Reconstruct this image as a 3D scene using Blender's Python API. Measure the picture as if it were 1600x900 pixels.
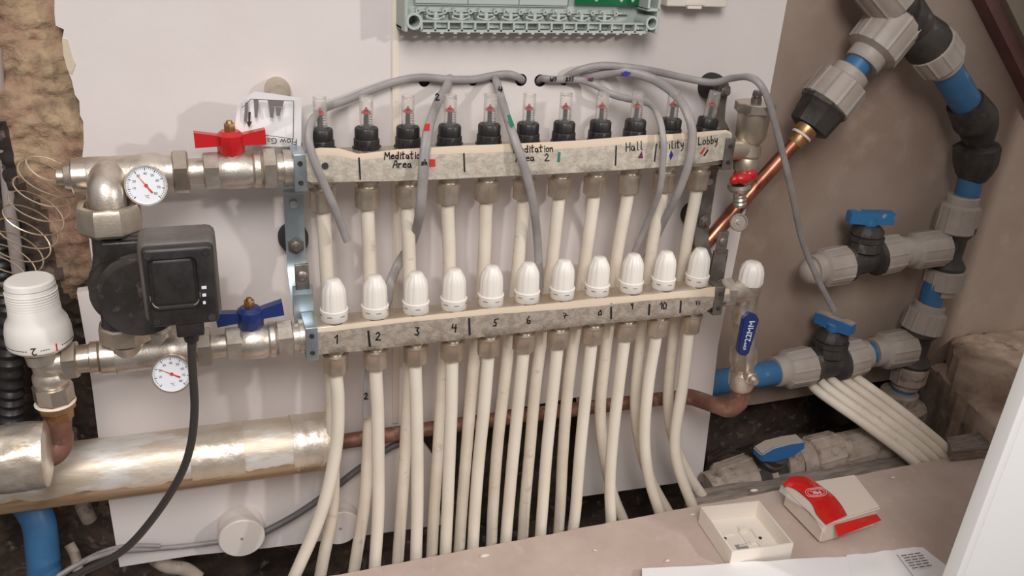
import bpy, bmesh, math, random
from mathutils import Vector, Matrix, noise, geometry
random.seed(7)
PI = math.pi
for o in list(bpy.data.objects): bpy.data.objects.remove(o)
sc = bpy.context.scene
COL = sc.collection

# ------------------------------------------------------------------ camera
FPX = 1373.0
CX = Vector((.9423, -.0872, .3234)).normalized()
CD = Vector((-.0523, .9154, .3990)); CD = (CD - CX * CD.dot(CX)).normalized()
CF = CX.cross(CD)
CAM = Vector((-.397758, -1.055358, .490823))
def w_axis(v):  # camera-space vector (right, down, forward) -> world
    return Vector((CX.dot(v), CF.dot(v), -CD.dot(v)))
cam_d = bpy.data.cameras.new('camera'); cam = bpy.data.objects.new('camera', cam_d); COL.objects.link(cam)
cam_d.sensor_width = 36; cam_d.lens = 36 * FPX / 1600; cam_d.clip_start = .01
r_, u_, b_ = w_axis(Vector((1, 0, 0))), w_axis(Vector((0, -1, 0))), w_axis(Vector((0, 0, -1)))
mw = Matrix(((r_.x, u_.x, b_.x, CAM.x), (r_.y, u_.y, b_.y, CAM.y), (r_.z, u_.z, b_.z, CAM.z), (0, 0, 0, 1)))
cam.matrix_world = mw
sc.camera = cam

def at(px, py, Y):      # point of the place seen in the photo at px,py and standing at depth Y
    r = w_axis(Vector((px - 800, py - 450, FPX)))
    return CAM + r * ((Y - CAM.y) / r.y)
def pz(px, py, Z):
    r = w_axis(Vector((px - 800, py - 450, FPX)))
    return CAM + r * ((Z - CAM.z) / r.z)
def mpp(p):             # metres per photo pixel at a point
    return (p - CAM).dot(-b_) / FPX

# ------------------------------------------------------------------ light
sc.view_settings.view_transform = 'Standard'; sc.view_settings.look = 'None'
sc.view_settings.gamma = 1; sc.view_settings.use_curve_mapping = False
sc.view_settings.exposure = 0.0
W = bpy.data.worlds.new('world'); sc.world = W; W.use_nodes = True
nt = W.node_tree; nt.nodes.clear()
tc = nt.nodes.new('ShaderNodeTexCoord'); sp = nt.nodes.new('ShaderNodeSeparateXYZ')
rp = nt.nodes.new('ShaderNodeValToRGB'); bg = nt.nodes.new('ShaderNodeBackground'); wo = nt.nodes.new('ShaderNodeOutputWorld')
mr = nt.nodes.new('ShaderNodeMapRange'); mr.inputs[1].default_value = -1; mr.inputs[2].default_value = 1
nt.links.new(tc.outputs['Generated'], sp.inputs[0]); nt.links.new(sp.outputs[2], mr.inputs[0])
nt.links.new(mr.outputs[0], rp.inputs[0]); nt.links.new(rp.outputs[0], bg.inputs[0]); nt.links.new(bg.outputs[0], wo.inputs[0])
cr = rp.color_ramp
cr.elements[0].position = .0; cr.elements[0].color = (.10, .085, .075, 1)
cr.elements[1].position = 1.; cr.elements[1].color = (1.0, .965, .935, 1)
e = cr.elements.new(.45); e.color = (.285, .262, .25, 1)
bg.inputs[1].default_value = .62
def lamp(name, loc, aim, size, power, col):
    d = bpy.data.lights.new(name, 'AREA'); d.shape = 'DISK'; d.size = size; d.energy = power; d.color = col
    o = bpy.data.objects.new(name, d); COL.objects.link(o); o.location = loc
    o.rotation_euler = (Vector(aim) - Vector(loc)).to_track_quat('-Z', 'Y').to_euler(); return o
lamp('ceiling_spot_light', (1.40, -1.7, .95), (.0, 0, 0), .09, 14.5, (1, .975, .955))
lamp('soft_fill_light', (-.55, -1.95, 1.65), (0, 0, 0), 1.0, 36.5, (1, .98, .98))  # unseen area lamp added as soft fill from behind left

# ------------------------------------------------------------------ materials
def lin(c):
    out = []
    for v in c:
        v /= 255; out.append(v / 12.92 if v <= .04045 else ((v + .055) / 1.055) ** 2.4)
    return (*out, 1)
def M(name, col, rough=.5, metal=0, bump=0, bscale=60, col2=None, vscale=12, lo=.4, hi=.6, col3=None, v3=40, lo3=.55, hi3=.7,
      trans=0, coat=0, spec=.5, sss=0, detail=6, stretch=None, vor=False):
    m = bpy.data.materials.new(name); m.use_nodes = True; t = m.node_tree; b = t.nodes['Principled BSDF']
    b.inputs['Base Color'].default_value = lin(col); b.inputs['Roughness'].default_value = rough
    b.inputs['Metallic'].default_value = metal; b.inputs['Transmission Weight'].default_value = trans
    b.inputs['Coat Weight'].default_value = coat; b.inputs['Specular IOR Level'].default_value = spec
    g = t.nodes.new('ShaderNodeNewGeometry'); mp = t.nodes.new('ShaderNodeMapping')
    t.links.new(g.outputs['Position'], mp.inputs[0])
    if stretch: mp.inputs['Scale'].default_value = stretch
    cur = None
    def mixc(prev, c, scale, a, z, off):
        n = t.nodes.new('ShaderNodeTexNoise'); n.inputs['Scale'].default_value = scale; n.inputs['Detail'].default_value = detail
        n.inputs['Roughness'].default_value = .6
        ad = t.nodes.new('ShaderNodeVectorMath'); ad.inputs[1].default_value = (off, off * 2, 3 * off)
        t.links.new(mp.outputs[0], ad.inputs[0]); t.links.new(ad.outputs[0], n.inputs['Vector'])
        r = t.nodes.new('ShaderNodeMapRange'); r.inputs[1].default_value = a; r.inputs[2].default_value = z
        t.links.new(n.outputs['Fac'], r.inputs[0])
        x = t.nodes.new('ShaderNodeMix'); x.data_type = 'RGBA'
        t.links.new(r.outputs[0], x.inputs[0])
        if prev is None: x.inputs[6].default_value = lin(col)
        else: t.links.new(prev, x.inputs[6])
        x.inputs[7].default_value = lin(c); return x.outputs[2]
    if col2: cur = mixc(cur, col2, vscale, lo, hi, 0)
    if col3: cur = mixc(cur, col3, v3, lo3, hi3, 5)
    if cur: t.links.new(cur, b.inputs['Base Color'])
    if bump:
        if vor:
            n = t.nodes.new('ShaderNodeTexVoronoi'); n.inputs['Scale'].default_value = bscale; out = n.outputs['Distance']
        else:
            n = t.nodes.new('ShaderNodeTexNoise'); n.inputs['Scale'].default_value = bscale; n.inputs['Detail'].default_value = 5; out = n.outputs['Fac']
        t.links.new(mp.outputs[0], n.inputs['Vector'])
        bp = t.nodes.new('ShaderNodeBump'); bp.inputs['Strength'].default_value = 1; bp.inputs['Distance'].default_value = bump
        t.links.new(out, bp.inputs['Height']); t.links.new(bp.outputs[0], b.inputs['Normal'])
    return m
m_board = M('painted_board', (222, 213, 209), .75, bump=.0003, bscale=90, col2=(217, 207, 202), vscale=3)
m_board2 = M('board_edge_strip', (226, 214, 198), .7)
m_gypsum = M('bare_gypsum', (205, 190, 165), .9, bump=.001, bscale=80)
m_mason = M('old_masonry', (178, 152, 122), .95, bump=.006, bscale=70, col2=(156, 122, 102), vscale=16, lo=.44, hi=.6,
            col3=(98, 80, 66), v3=22, lo3=.47, hi3=.68, detail=10)
m_dark = M('dark_rubble_shade', (88, 72, 61), .95, bump=.005, bscale=40, col2=(50, 41, 35), vscale=12, col3=(136, 118, 104), v3=50, lo3=.57, hi3=.72, detail=10)
m_plaster = M('brown_plaster', (166, 148, 134), .55, bump=.0004, bscale=40, col2=(148, 127, 113), vscale=3.5, lo=.35, hi=.65, col3=(174, 155, 141), v3=14, lo3=.55, hi3=.8)
m_pink = M('pink_timber', (128, 88, 84), .8, col2=(112, 80, 76), vscale=8)
m_green = M('grey_green_plaster', (150, 138, 122), .85, col2=(135, 125, 110), vscale=10)
m_sand = M('sandy_mortar', (194, 172, 155), .95, bump=.003, bscale=50, col2=(160, 136, 118), vscale=14, col3=(100, 80, 66), v3=30, lo3=.6, hi3=.75)
m_shelf = M('dusty_shelf', (202, 182, 170), .8, bump=.0006, bscale=60, col2=(190, 168, 156), vscale=9, col3=(214, 196, 186), v3=30, lo3=.6, hi3=.8)
m_timber = M('grey_timber', (150, 138, 128), .9, bump=.001, bscale=80, col2=(120, 108, 98), vscale=20, stretch=(1, 6, 6))
m_nickel = M('nickel', (212, 202, 190), .30, .9, bump=.00015, bscale=300, col2=(196, 182, 166), vscale=30)
m_nickel_s = M('satin_nickel', (208, 196, 180), .42, .85, bump=.0002, bscale=400, col2=(188, 172, 154), vscale=25)
m_cast = M('cast_nickel', (216, 206, 195), .40, .85, bump=.00025, bscale=420, col2=(196, 184, 170), vscale=60)
m_brass = M('brass', (190, 150, 105), .4, .85, col2=(160, 120, 85), vscale=40, bump=.0003, bscale=150)
m_copper = M('copper', (196, 130, 104), .33, .9, col2=(150, 95, 75), vscale=18, col3=(110, 70, 58), v3=45)
m_copperd = M('dull_copper', (150, 108, 92), .6, .5, col2=(120, 84, 72), vscale=25, col3=(165, 140, 125), v3=60)
m_zinc = M('zinc', (196, 208, 212), .35, .85, col2=(178, 190, 196), vscale=20)
m_steel = M('dull_steel', (150, 142, 135), .45, .8, col2=(120, 112, 105), vscale=40)
m_foil = M('aluminium_foil', (230, 222, 212), .33, .75, bump=.0014, bscale=55, col2=(200, 182, 158), vscale=14)
m_insul = M('dusty_foil', (216, 202, 184), .5, .55, bump=.0010, bscale=26, col2=(206, 190, 168), vscale=6, lo=.4, hi=.6, stretch=(1, 3, 3), col3=(232, 228, 222), v3=14, lo3=.5, hi3=.62)
m_foil2 = M('foil_tape', (226, 216, 204), .38, .7, bump=.0012, bscale=70, col2=(214, 200, 182), vscale=20)
m_brown = M('brown_strip_mix', (150, 122, 92), .75, .1, bump=.0008, bscale=60, col2=(176, 150, 120), vscale=14, stretch=(.3, 3, 3), col3=(84, 68, 54), v3=26, lo3=.5, hi3=.66)
m_insend = M('insulation_core', (150, 125, 95), .95, bump=.002, bscale=90)
m_cream = M('cream_pipe', (233, 223, 207), .42, spec=.4, col2=(226, 215, 198), vscale=12)
m_cream2 = M('dusty_cream_pipe', (232, 221, 204), .6, col2=(220, 206, 188), vscale=12, col3=(196, 180, 162), v3=55, lo3=.62, hi3=.75)
m_cap = M('white_cap_plastic', (240, 232, 222), .35, spec=.5, sss=.1)
m_black = M('black_plastic', (38, 36, 36), .42, col2=(52, 48, 46), vscale=60)
m_blackd = M('dusty_black', (66, 60, 57), .55, bump=.0006, bscale=120, col2=(46, 42, 40), vscale=25, col3=(112, 102, 95), v3=50, lo3=.6, hi3=.75)
m_pdust = M('pump_top_plastic', (92, 85, 81), .5, col2=(112, 104, 99), vscale=18)
m_gloss = M('gloss_black', (20, 20, 21), .12)
m_iron = M('black_iron', (40, 37, 35), .4, bump=.0006, bscale=150, col2=(66, 60, 55), vscale=25)
m_rubber = M('rubber', (40, 38, 37), .75)
m_red = M('red_handle', (196, 28, 34), .35, coat=.3)
m_redbag = M('red_packet', (214, 34, 30), .22, bump=.0015, bscale=50, coat=.5)
m_blue = M('blue_handle', (30, 50, 108), .35, coat=.3)
m_mdpe = M('blue_water_pipe', (54, 104, 148), .45, col2=(62, 112, 154), vscale=20, col3=(140, 165, 180), v3=40, lo3=.62, hi3=.8)
m_bluep = M('blue_tap_plastic', (48, 112, 160), .4, col3=(170, 175, 178), v3=50, lo3=.6, hi3=.7)
m_bluedust = M('dusty_blue_tap', (46, 104, 160), .6, col2=(176, 164, 152), vscale=22, lo=.46, hi=.56)
_t = m_bluedust.node_tree; _g = _t.nodes.new('ShaderNodeNewGeometry'); _x = _t.nodes.new('ShaderNodeSeparateXYZ'); _r = _t.nodes.new('ShaderNodeMapRange')
_r.inputs[1].default_value = .35; _r.inputs[2].default_value = .75; _t.links.new(_g.outputs['Normal'], _x.inputs[0]); _t.links.new(_x.outputs[2], _r.inputs[0])
_n = _t.nodes.new('ShaderNodeMix'); _n.data_type = 'RGBA'; _n.inputs[6].default_value = lin((46, 104, 160)); _n.inputs[7].default_value = lin((172, 158, 146))
_t.links.new(_r.outputs[0], _n.inputs[0]); _t.links.new(_n.outputs[2], _t.nodes['Principled BSDF'].inputs['Base Color'])
m_grey = M('grey_nut_plastic', (172, 162, 153), .5, col2=(160, 148, 138), vscale=20)
m_greyd = M('dusty_grey_plastic', (174, 158, 145), .85, col2=(150, 134, 121), vscale=25, bump=.001, bscale=90, col3=(105, 90, 80), v3=60)
m_cable = M('grey_cable', (158, 151, 148), .45, col2=(144, 137, 135), vscale=30)
m_cabled = M('dark_cable', (92, 88, 88), .5)
m_pcable = M('black_cable', (58, 53, 50), .45)
m_tape = M('crinkled_masking_tape', (170, 157, 144), .7, bump=.0012, bscale=330, col2=(148, 135, 122), vscale=120, lo=.42, hi=.58)
m_tape_l = M('crinkled_masking_tape_pale', (200, 190, 175), .7, bump=.0011, bscale=300, col2=(180, 169, 153), vscale=110, lo=.42, hi=.58)
m_fold = M('masking_tape_fold', (216, 196, 172), .75, bump=.0004, bscale=120)
m_ink = M('black_ink', (24, 20, 24), .6)
m_inkred = M('red_ink', (205, 50, 40), .6); m_inkgreen = M('green_ink', (20, 130, 100), .6)
m_inkblue = M('blue_ink', (40, 45, 150), .6); m_inkpurple = M('purple_ink', (100, 35, 75), .6)
m_encl = M('grey_green_enclosure', (176, 183, 177), .5)
m_encl2 = M('grey_green_enclosure_inner', (174, 179, 174), .55)
m_pcb = M('circuit_board', (20, 105, 62), .35, col2=(15, 95, 55), vscale=60)
m_solder = M('solder', (225, 230, 225), .3, .5)
m_white = M('white_gloss_paint', (250, 248, 246), .4)
m_wplast = M('white_plastic', (238, 228, 216), .4)
m_wplast2 = M('translucent_white_plastic', (226, 210, 196), .4)
m_paper = M('paper', (240, 236, 234), .8)
m_print = M('print_grey', (120, 112, 112), .8); m_printd = M('print_dark', (55, 50, 50), .8)
m_junc = M('junction_box_plastic', (224, 214, 206), .45)
m_dial = M('dial_face', (236, 238, 242), .5)
m_wire = M('capillary_wire', (226, 205, 180), .3, .9)
m_trv = M('thermostat_white', (244, 238, 230), .35)
m_slot = M('slot_shade_plastic', (150, 146, 140), .6)
m_thread = M('ptfe_tape', (232, 222, 205), .6)
m_hole = M('hole_shade', (60, 52, 48), .95)
m_crumb = M('plaster_crumb', (226, 214, 204), .9)
m_glass = bpy.data.materials.new('clear_plastic'); m_glass.use_nodes = True
_t = m_glass.node_tree; _b = _t.nodes['Principled BSDF']
_b.inputs['Base Color'].default_value = (1, .985, .95, 1); _b.inputs['Roughness'].default_value = .04
_b.inputs['Transmission Weight'].default_value = .9; _b.inputs['IOR'].default_value = 1.25; _b.inputs['Alpha'].default_value = .55
m_film = bpy.data.materials.new('clear_film'); m_film.use_nodes = True
_b = m_film.node_tree.nodes['Principled BSDF']; _b.inputs['Base Color'].default_value = (.95, .9, .88, 1)
_b.inputs['Roughness'].default_value = .15; _b.inputs['Alpha'].default_value = .35

# ------------------------------------------------------------------ mesh helpers
ORG = {}
def props(o, label=None, cat=None, group=None, kind=None):
    if label: o['label'] = label
    if cat: o['category'] = cat
    if group: o['group'] = group
    if kind: o['kind'] = kind
    return o
def thing(name, loc, label, cat, group=None):
    o = bpy.data.objects.new(name, None); COL.objects.link(o); o.location = loc; o.empty_display_size = .02
    ORG[o] = Vector(loc); return props(o, label, cat, group)
def frame(d, ref=None):
    d = d.normalized(); ref = Vector(ref) if ref is not None else (Vector((0, 0, 1)) if abs(d.z) < .9 else Vector((0, -1, 0)))
    x = (ref - d * ref.dot(d)).normalized(); return x, d.cross(x)
class MB:
    def __init__(s): s.bm = bmesh.new(); s.mi = 0
    def face(s, vs):
        try: f = s.bm.faces.new(vs); f.material_index = s.mi; return f
        except ValueError: return None
    def lathe(s, A, B, prof, seg=32, mod=None, ref=None, rot=0, capA=True, capB=True):
        A = Vector(A); B = Vector(B); d = B - A; x, y = frame(d, ref); rings = []
        for t, r in prof:
            c = A + d * t
            if r <= 1e-6: rings.append([s.bm.verts.new(c)]); continue
            ring = []
            for k in range(seg):
                a = 2 * PI * k / seg + rot; rr = r * (mod(a, t) if mod else 1)
                ring.append(s.bm.verts.new(c + x * rr * math.cos(a) + y * rr * math.sin(a)))
            rings.append(ring)
        for p, q in zip(rings, rings[1:]):
            if len(p) == 1 and len(q) == 1: continue
            for k in range(seg):
                k2 = (k + 1) % seg
                if len(p) == 1: s.face((p[0], q[k2], q[k]))
                elif len(q) == 1: s.face((p[k], p[k2], q[0]))
                else: s.face((p[k], p[k2], q[k2], q[k]))
        if capA and len(rings[0]) > 1: s.face(rings[0][::-1])
        if capB and len(rings[-1]) > 1: s.face(rings[-1])
        return s
    def hexa(s, A, B, r, ch=.1, ref=None, n=6, rot=0):
        # hexagonal nut: chamfered faces at each end
        return s.lathe(A, B, [(0, r * .9), (ch, r), (1 - ch, r), (1, r * .9)], seg=n, ref=ref, rot=rot)
    def tube(s, pts, rx, ry=None, seg=14, up=None, sub=8, smooth=True, radii=None, cap=True):
        pts = [Vector(p) for p in pts]; ry = rx if ry is None else ry
        if smooth and len(pts) > 2:
            P = [pts[0] * 2 - pts[1]] + pts + [pts[-1] * 2 - pts[-2]]; out = []; rad = []
            for i in range(1, len(P) - 2):
                for k in range(sub):
                    t = k / sub; a, b, c, d = P[i - 1], P[i], P[i + 1], P[i + 2]
                    out.append(.5 * ((2 * b) + (c - a) * t + (2 * a - 5 * b + 4 * c - d) * t * t + (3 * b - a - 3 * c + d) * t ** 3))
                    if radii: rad.append(radii[i - 1] * (1 - t) + radii[i] * t)
            out.append(pts[-1]); pts = out
            if radii: rad.append(radii[-1]); radii = rad
        n = len(pts); T = [(pts[min(i + 1, n - 1)] - pts[max(i - 1, 0)]).normalized() for i in range(n)]
        x, y = frame(T[0], up); rings = []
        for i in range(n):
            if up is not None: x = (Vector(up) - T[i] * Vector(up).dot(T[i])).normalized()
            else: x = (x - T[i] * x.dot(T[i])).normalized()
            y = T[i].cross(x); f = radii[i] if radii else 1
            rings.append([s.bm.verts.new(pts[i] + x * rx * f * math.cos(2 * PI * k / seg) + y * ry * f * math.sin(2 * PI * k / seg)) for k in range(seg)])
        for p, q in zip(rings, rings[1:]):
            for k in range(seg): s.face((p[k], p[(k + 1) % seg], q[(k + 1) % seg], q[k]))
        if cap: s.face(rings[0][::-1]); s.face(rings[-1])
        return s
    def box(s, lo, hi, bev=0, mat=None):
        lo = Vector(lo); hi = Vector(hi); c = (lo + hi) / 2; sz = hi - lo
        g = bmesh.ops.create_cube(s.bm, size=1)
        for v in g['verts']:
            v.co = Vector((v.co.x * sz.x, v.co.y * sz.y, v.co.z * sz.z))
            if mat is not None: v.co = mat @ v.co
            v.co += c
        fs = set(f for v in g['verts'] for f in v.link_faces)
        for f in fs: f.material_index = s.mi
        if bev:
            es = list(set(e for v in g['verts'] for e in v.link_edges))
            r = bmesh.ops.bevel(s.bm, geom=es, offset=bev, segments=3, affect='EDGES', profile=.5)
            for f in r['faces']: f.material_index = s.mi
        return s
    def prism(s, poly, vec):
        a = [s.bm.verts.new(Vector(p)) for p in poly]; b = [s.bm.verts.new(Vector(p) + Vector(vec)) for p in poly]
        n = len(a); s.face(a[::-1]); s.face(b)
        for i in range(n): s.face((a[i], a[(i + 1) % n], b[(i + 1) % n], b[i]))
        return s
    def sphere(s, c, r, sc3=(1, 1, 1), seg=20):
        g = bmesh.ops.create_uvsphere(s.bm, u_segments=seg, v_segments=seg // 2, radius=r)
        for v in g['verts']: v.co = Vector((v.co.x * sc3[0], v.co.y * sc3[1], v.co.z * sc3[2])) + Vector(c)
        for f in set(f for v in g['verts'] for f in v.link_faces): f.material_index = s.mi
        return s
    def build(s, name, mats, parent=None, sharp=38, smooth=True):
        bm = s.bm; bmesh.ops.recalc_face_normals(bm, faces=bm.faces[:])
        lo = Vector((1e9,) * 3); hi = -lo
        for v in bm.verts:
            lo = Vector(map(min, lo, v.co)); hi = Vector(map(max, hi, v.co))
        c = (lo + hi) / 2
        for v in bm.verts: v.co -= c
        me = bpy.data.meshes.new(name); bm.to_mesh(me); bm.free()
        for m in (mats if isinstance(mats, (list, tuple)) else [mats]): me.materials.append(m)
        if smooth:
            me.polygons.foreach_set('use_smooth', [True] * len(me.polygons)); me.set_sharp_from_angle(angle=math.radians(sharp))
        o = bpy.data.objects.new(name, me); COL.objects.link(o); ORG[o] = c
        if parent: o.parent = parent; o.location = c - ORG[parent]
        else: o.location = c
        return o
def copy_tree(o, parent=None):
    c = o.copy(); COL.objects.link(c)
    if parent: c.parent = parent
    for ch in list(o.children): copy_tree(ch, c)
    return c
def solo(mb, name, mat, label, cat, group=None, **k):
    return props(mb.build(name, mat, **k), label, cat, group)
def struct(mb, name, mat, **k): return props(mb.build(name, mat, **k), kind='structure')
def holed_plate(outer, holes, Yf, Yb):       # plate lying in XZ with round holes, front at Yf
    pts = [Vector((p[0], p[1])) for p in outer]; cons = [list(range(len(pts)))]
    for (cx, cz, r) in holes:
        i0 = len(pts); pts += [Vector((cx + r * math.cos(2 * PI * k / 20), cz + r * math.sin(2 * PI * k / 20))) for k in range(20)]
        cons.append(list(range(i0, len(pts))))
    vs, es, fs, *_ = geometry.delaunay_2d_cdt(pts, [], cons[:1], 1, 1e-6)
    # edges for all loops, then drop faces inside holes
    edges = [(c[i], c[(i + 1) % len(c)]) for c in cons for i in range(len(c))]
    vs, es, fs, *_ = geometry.delaunay_2d_cdt(pts, edges, [], 0, 1e-6)
    def inside(p, poly):
        r = False; n = len(poly)
        for i in range(n):
            a, b = poly[i], poly[(i + 1) % n]
            if (a[1] > p.y) != (b[1] > p.y) and p.x < (b[0] - a[0]) * (p.y - a[1]) / (b[1] - a[1]) + a[0]: r = not r
        return r
    mb = MB(); F = [mb.bm.verts.new((v.x, Yf, v.y)) for v in vs]
    for f in fs:
        c = sum((vs[i] for i in f), Vector((0, 0))) / len(f)
        if not inside(c, outer): continue
        if any((c - Vector((h[0], h[1]))).length < h[2] * .99 for h in holes): continue
        mb.face([F[i] for i in f])
    loose = [v for v in mb.bm.verts if not v.link_faces]
    for v in loose: mb.bm.verts.remove(v)
    r = bmesh.ops.extrude_face_region(mb.bm, geom=mb.bm.faces[:])
    for g in r['geom']:
        if isinstance(g, bmesh.types.BMVert): g.co.y = Yb
    return mb
def fbm(p, s, o=4):
    v = 0; a = 1
    for i in range(o): v += a * noise.noise(Vector(p) * s + Vector((i * 7.3, 0, 0))); s *= 2.1; a *= .5
    return v
def text_mesh(body, size, mat, pos, xdir, ydir, parent, name='lettering', off=.0003):
    cu = bpy.data.curves.new('t', 'FONT'); cu.body = body; cu.size = size; cu.align_x = 'CENTER'; cu.align_y = 'CENTER'; cu.extrude = off
    to = bpy.data.objects.new('t', cu); COL.objects.link(to); dg = bpy.context.evaluated_depsgraph_get()
    me = bpy.data.meshes.new_from_object(to.evaluated_get(dg)); bpy.data.objects.remove(to)
    x = Vector(xdir).normalized(); y = Vector(ydir); y = (y - x * y.dot(x)).normalized(); z = x.cross(y)
    mb = MB(); mb.bm.from_mesh(me)
    for v in mb.bm.verts: v.co = Vector(pos) + x * v.co.x + y * v.co.y + z * v.co.z
    return mb
# handwriting: single-stroke letters in a unit box (x right, y down; 0 = top of tall letters, 1 = baseline)
G = {
 'M': [[(0, 1), (.1, .1), (.4, .65), (.7, .1), (.8, 1)]], 'e': [[(.05, .7), (.5, .62), (.35, .42), (.1, .55), (.1, .9), (.5, .92)]],
 'd': [[(.45, .55), (.15, .5), (.05, .8), (.3, 1), (.45, .8), (.5, .05), (.5, 1)]], 'i': [[(.2, .45), (.2, 1)], [(.2, .2), (.2, .26)]],
 't': [[(.25, .05), (.22, .95), (.4, .95)], [(0, .4), (.5, .35)]], 'a': [[(.4, .5), (.1, .5), (.05, .85), (.3, .98), (.42, .6), (.5, 1)]],
 'o': [[(.3, .45), (.08, .6), (.1, .95), (.4, .95), (.48, .6), (.3, .45)]], 'n': [[(.05, .45), (.05, 1)], [(.05, .65), (.3, .45), (.42, .6), (.45, 1)]],
 'A': [[(0, 1), (.3, .1), (.5, .1), (.55, 1)], [(.1, .65), (.5, .6)]], 'r': [[(.05, .45), (.08, 1)], [(.08, .65), (.25, .47), (.42, .5)]],
 'H': [[(.05, .05), (.05, 1)], [(.55, .05), (.55, 1)], [(.05, .55), (.55, .5)]], 'l': [[(.2, .05), (.2, .9), (.35, 1)]],
 'L': [[(.1, .05), (.05, .95), (.5, .95)]], 'b': [[(.1, .05), (.08, 1), (.35, .98), (.45, .7), (.3, .52), (.1, .6)]],
 'y': [[(.05, .45), (.15, .85), (.35, .8), (.45, .45)], [(.45, .45), (.35, 1.15), (.15, 1.4)]],
 'U': [[(.05, .05), (.05, .8), (.3, 1), (.5, .8), (.52, .05)]], 's': [[(.45, .45), (.15, .5), (.15, .68), (.4, .75), (.4, .95), (.05, .98)]], 'h': [[(.1, 0), (.1, 1)], [(.1, .65), (.35, .5), (.45, 1)]],
 '1': [[(.0, .35), (.3, .05), (.28, 1)]], '2': [[(.05, .25), (.3, .02), (.5, .25), (.3, .6), (.05, .95), (.6, .92)]],
 '3': [[(.1, .1), (.5, .08), (.25, .42), (.5, .65), (.35, .98), (.02, .9)]], '4': [[(.15, .05), (.05, .5), (.6, .5)], [(.5, .1), (.42, 1)]],
 '5': [[(.75, .0), (.3, .12), (.22, .45), (.45, .55), (.42, .9), (.05, .98)]], '6': [[(.35, 0), (.08, .45), (.1, .9), (.4, .95), (.45, .6), (.1, .6)]],
 '7': [[(.0, .15), (.5, .1), (.25, 1)], [(.1, .6), (.85, .5)]], '8': [[(.45, .15), (.15, .2), (.4, .5), (.45, .9), (.1, .95), (.15, .6), (.5, .2)]],
 '9': [[(.45, .3), (.2, .4), (.1, .1), (.45, .05), (.45, .3), (.35, 1)]], '0': [[(.25, .05), (.02, .4), (.1, .95), (.45, .9), (.5, .3), (.25, .05)]],
 '/': [[(.2, 0), (.15, 1)]], 'W': [[(0, .1), (.15, 1), (.35, .5), (.5, 1), (.75, .1)]], 'S': [[(.5, .1), (.1, .2), (.45, .6), (.05, .95)]], ' ': []}
def stroke(mb, pts, w, depth=.0004):         # flat ribbon of ink lying on a face looking towards -Y
    P = [Vector(p) for p in pts]
    for a, b in zip(P, P[1:]):
        d = (b - a); d.y = 0
        if d.length < 1e-6: continue
        d.normalize(); n = Vector((-d.z, 0, d.x)) * w; e = d * w * .6
        q = [a - e + n, b + e + n, b + e - n, a - e - n]
        mb.prism(q, (0, depth, 0))
def write(mb, s, px, py, h, Y, adv=.62, slope=0, w=.0006, wid=1.0):
    x = px
    for ch in s:
        for st in G[ch]:
            stroke(mb, [at(x + u * h * wid, py + (v - 1) * h + slope * (x + u * h - px), Y) for u, v in st], w)
        ws_ = [u for st in G[ch] for u, v in st]; x += h * wid * ((max(ws_) if ws_ else .4) + .14)

# ================================================================== the setting
YB = 0.0
def bxz(px, py, Y=0): p = at(px, py, Y); return (p.x, p.z)
left_edge = [(70, -420), (78, -300), (80, -220), (88, -120), (86, -40), (85, 20), (87, 40), (100, 46), (97, 62), (99, 85), (104, 105), (112, 125), (117, 148), (124, 158), (125, 180), (130, 190),
             (131, 225), (128, 250), (133, 290), (137, 330), (140, 380), (150, 452), (120, 457), (135, 540), (146, 620), (158, 720), (170, 785), (187, 886)]
outer = [bxz(*p) for p in left_edge] + [bxz(*p) for p in [(300, 868), (420, 856), (560, 838), (690, 820), (682, 740), (676, 712), (664, 696), (640, 688), (640, 668), (905, 620),
         (912, 700), (908, 776), (1000, 763), (1097, 749), (1113, 620), (1122, 540), (1150, 400), (1203, 146), (1230, 0), (1306, -420)]]
hole_px = [(663, 127, 8), (700, 127, 7), (739, 126, 7.5), (772, 122, 7), (814, 125, 9), (844, 126, 9), (881, 127, 6)]
holes = [(*bxz(a, b), r * .00087) for a, b, r in hole_px]
struct(holed_plate(outer, holes, 0, .014), 'wall_back', m_board, smooth=False)
for k_, (hx, hz, hr) in enumerate(holes):
    mb = MB(); mb.lathe((hx, .0002, hz), (hx, .0135, hz), [(0, hr * .99), (1, hr * .99), (1, 0)], seg=20, capA=False)
    struct(mb, f'trim_{k_ + 4}', m_hole)  # dark plugs added in the holes, their shade put into the colour
# bare gypsum edge exposed where the paint broke away
mb = MB()
ge = [(97, 60), (105, 62), (113, 90), (118, 100), (112, 116), (106, 110), (101, 90)]
mb.prism([at(x, y, -.0015) for x, y in ge], (0, .0014, 0)); struct(mb, 'trim_1', m_gypsum, smooth=False)
mb = MB()   # vertical cover strip over the board joint
p0, p1 = at(611, -420, 0), at(631, 640, 0); xm = at(618, 300, 0).x
mb.box((xm - .0045, -.0022, p1.z - .02), (xm + .0045, -.0001, p0.z), .0008); struct(mb, 'trim_2', m_board2)

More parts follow.
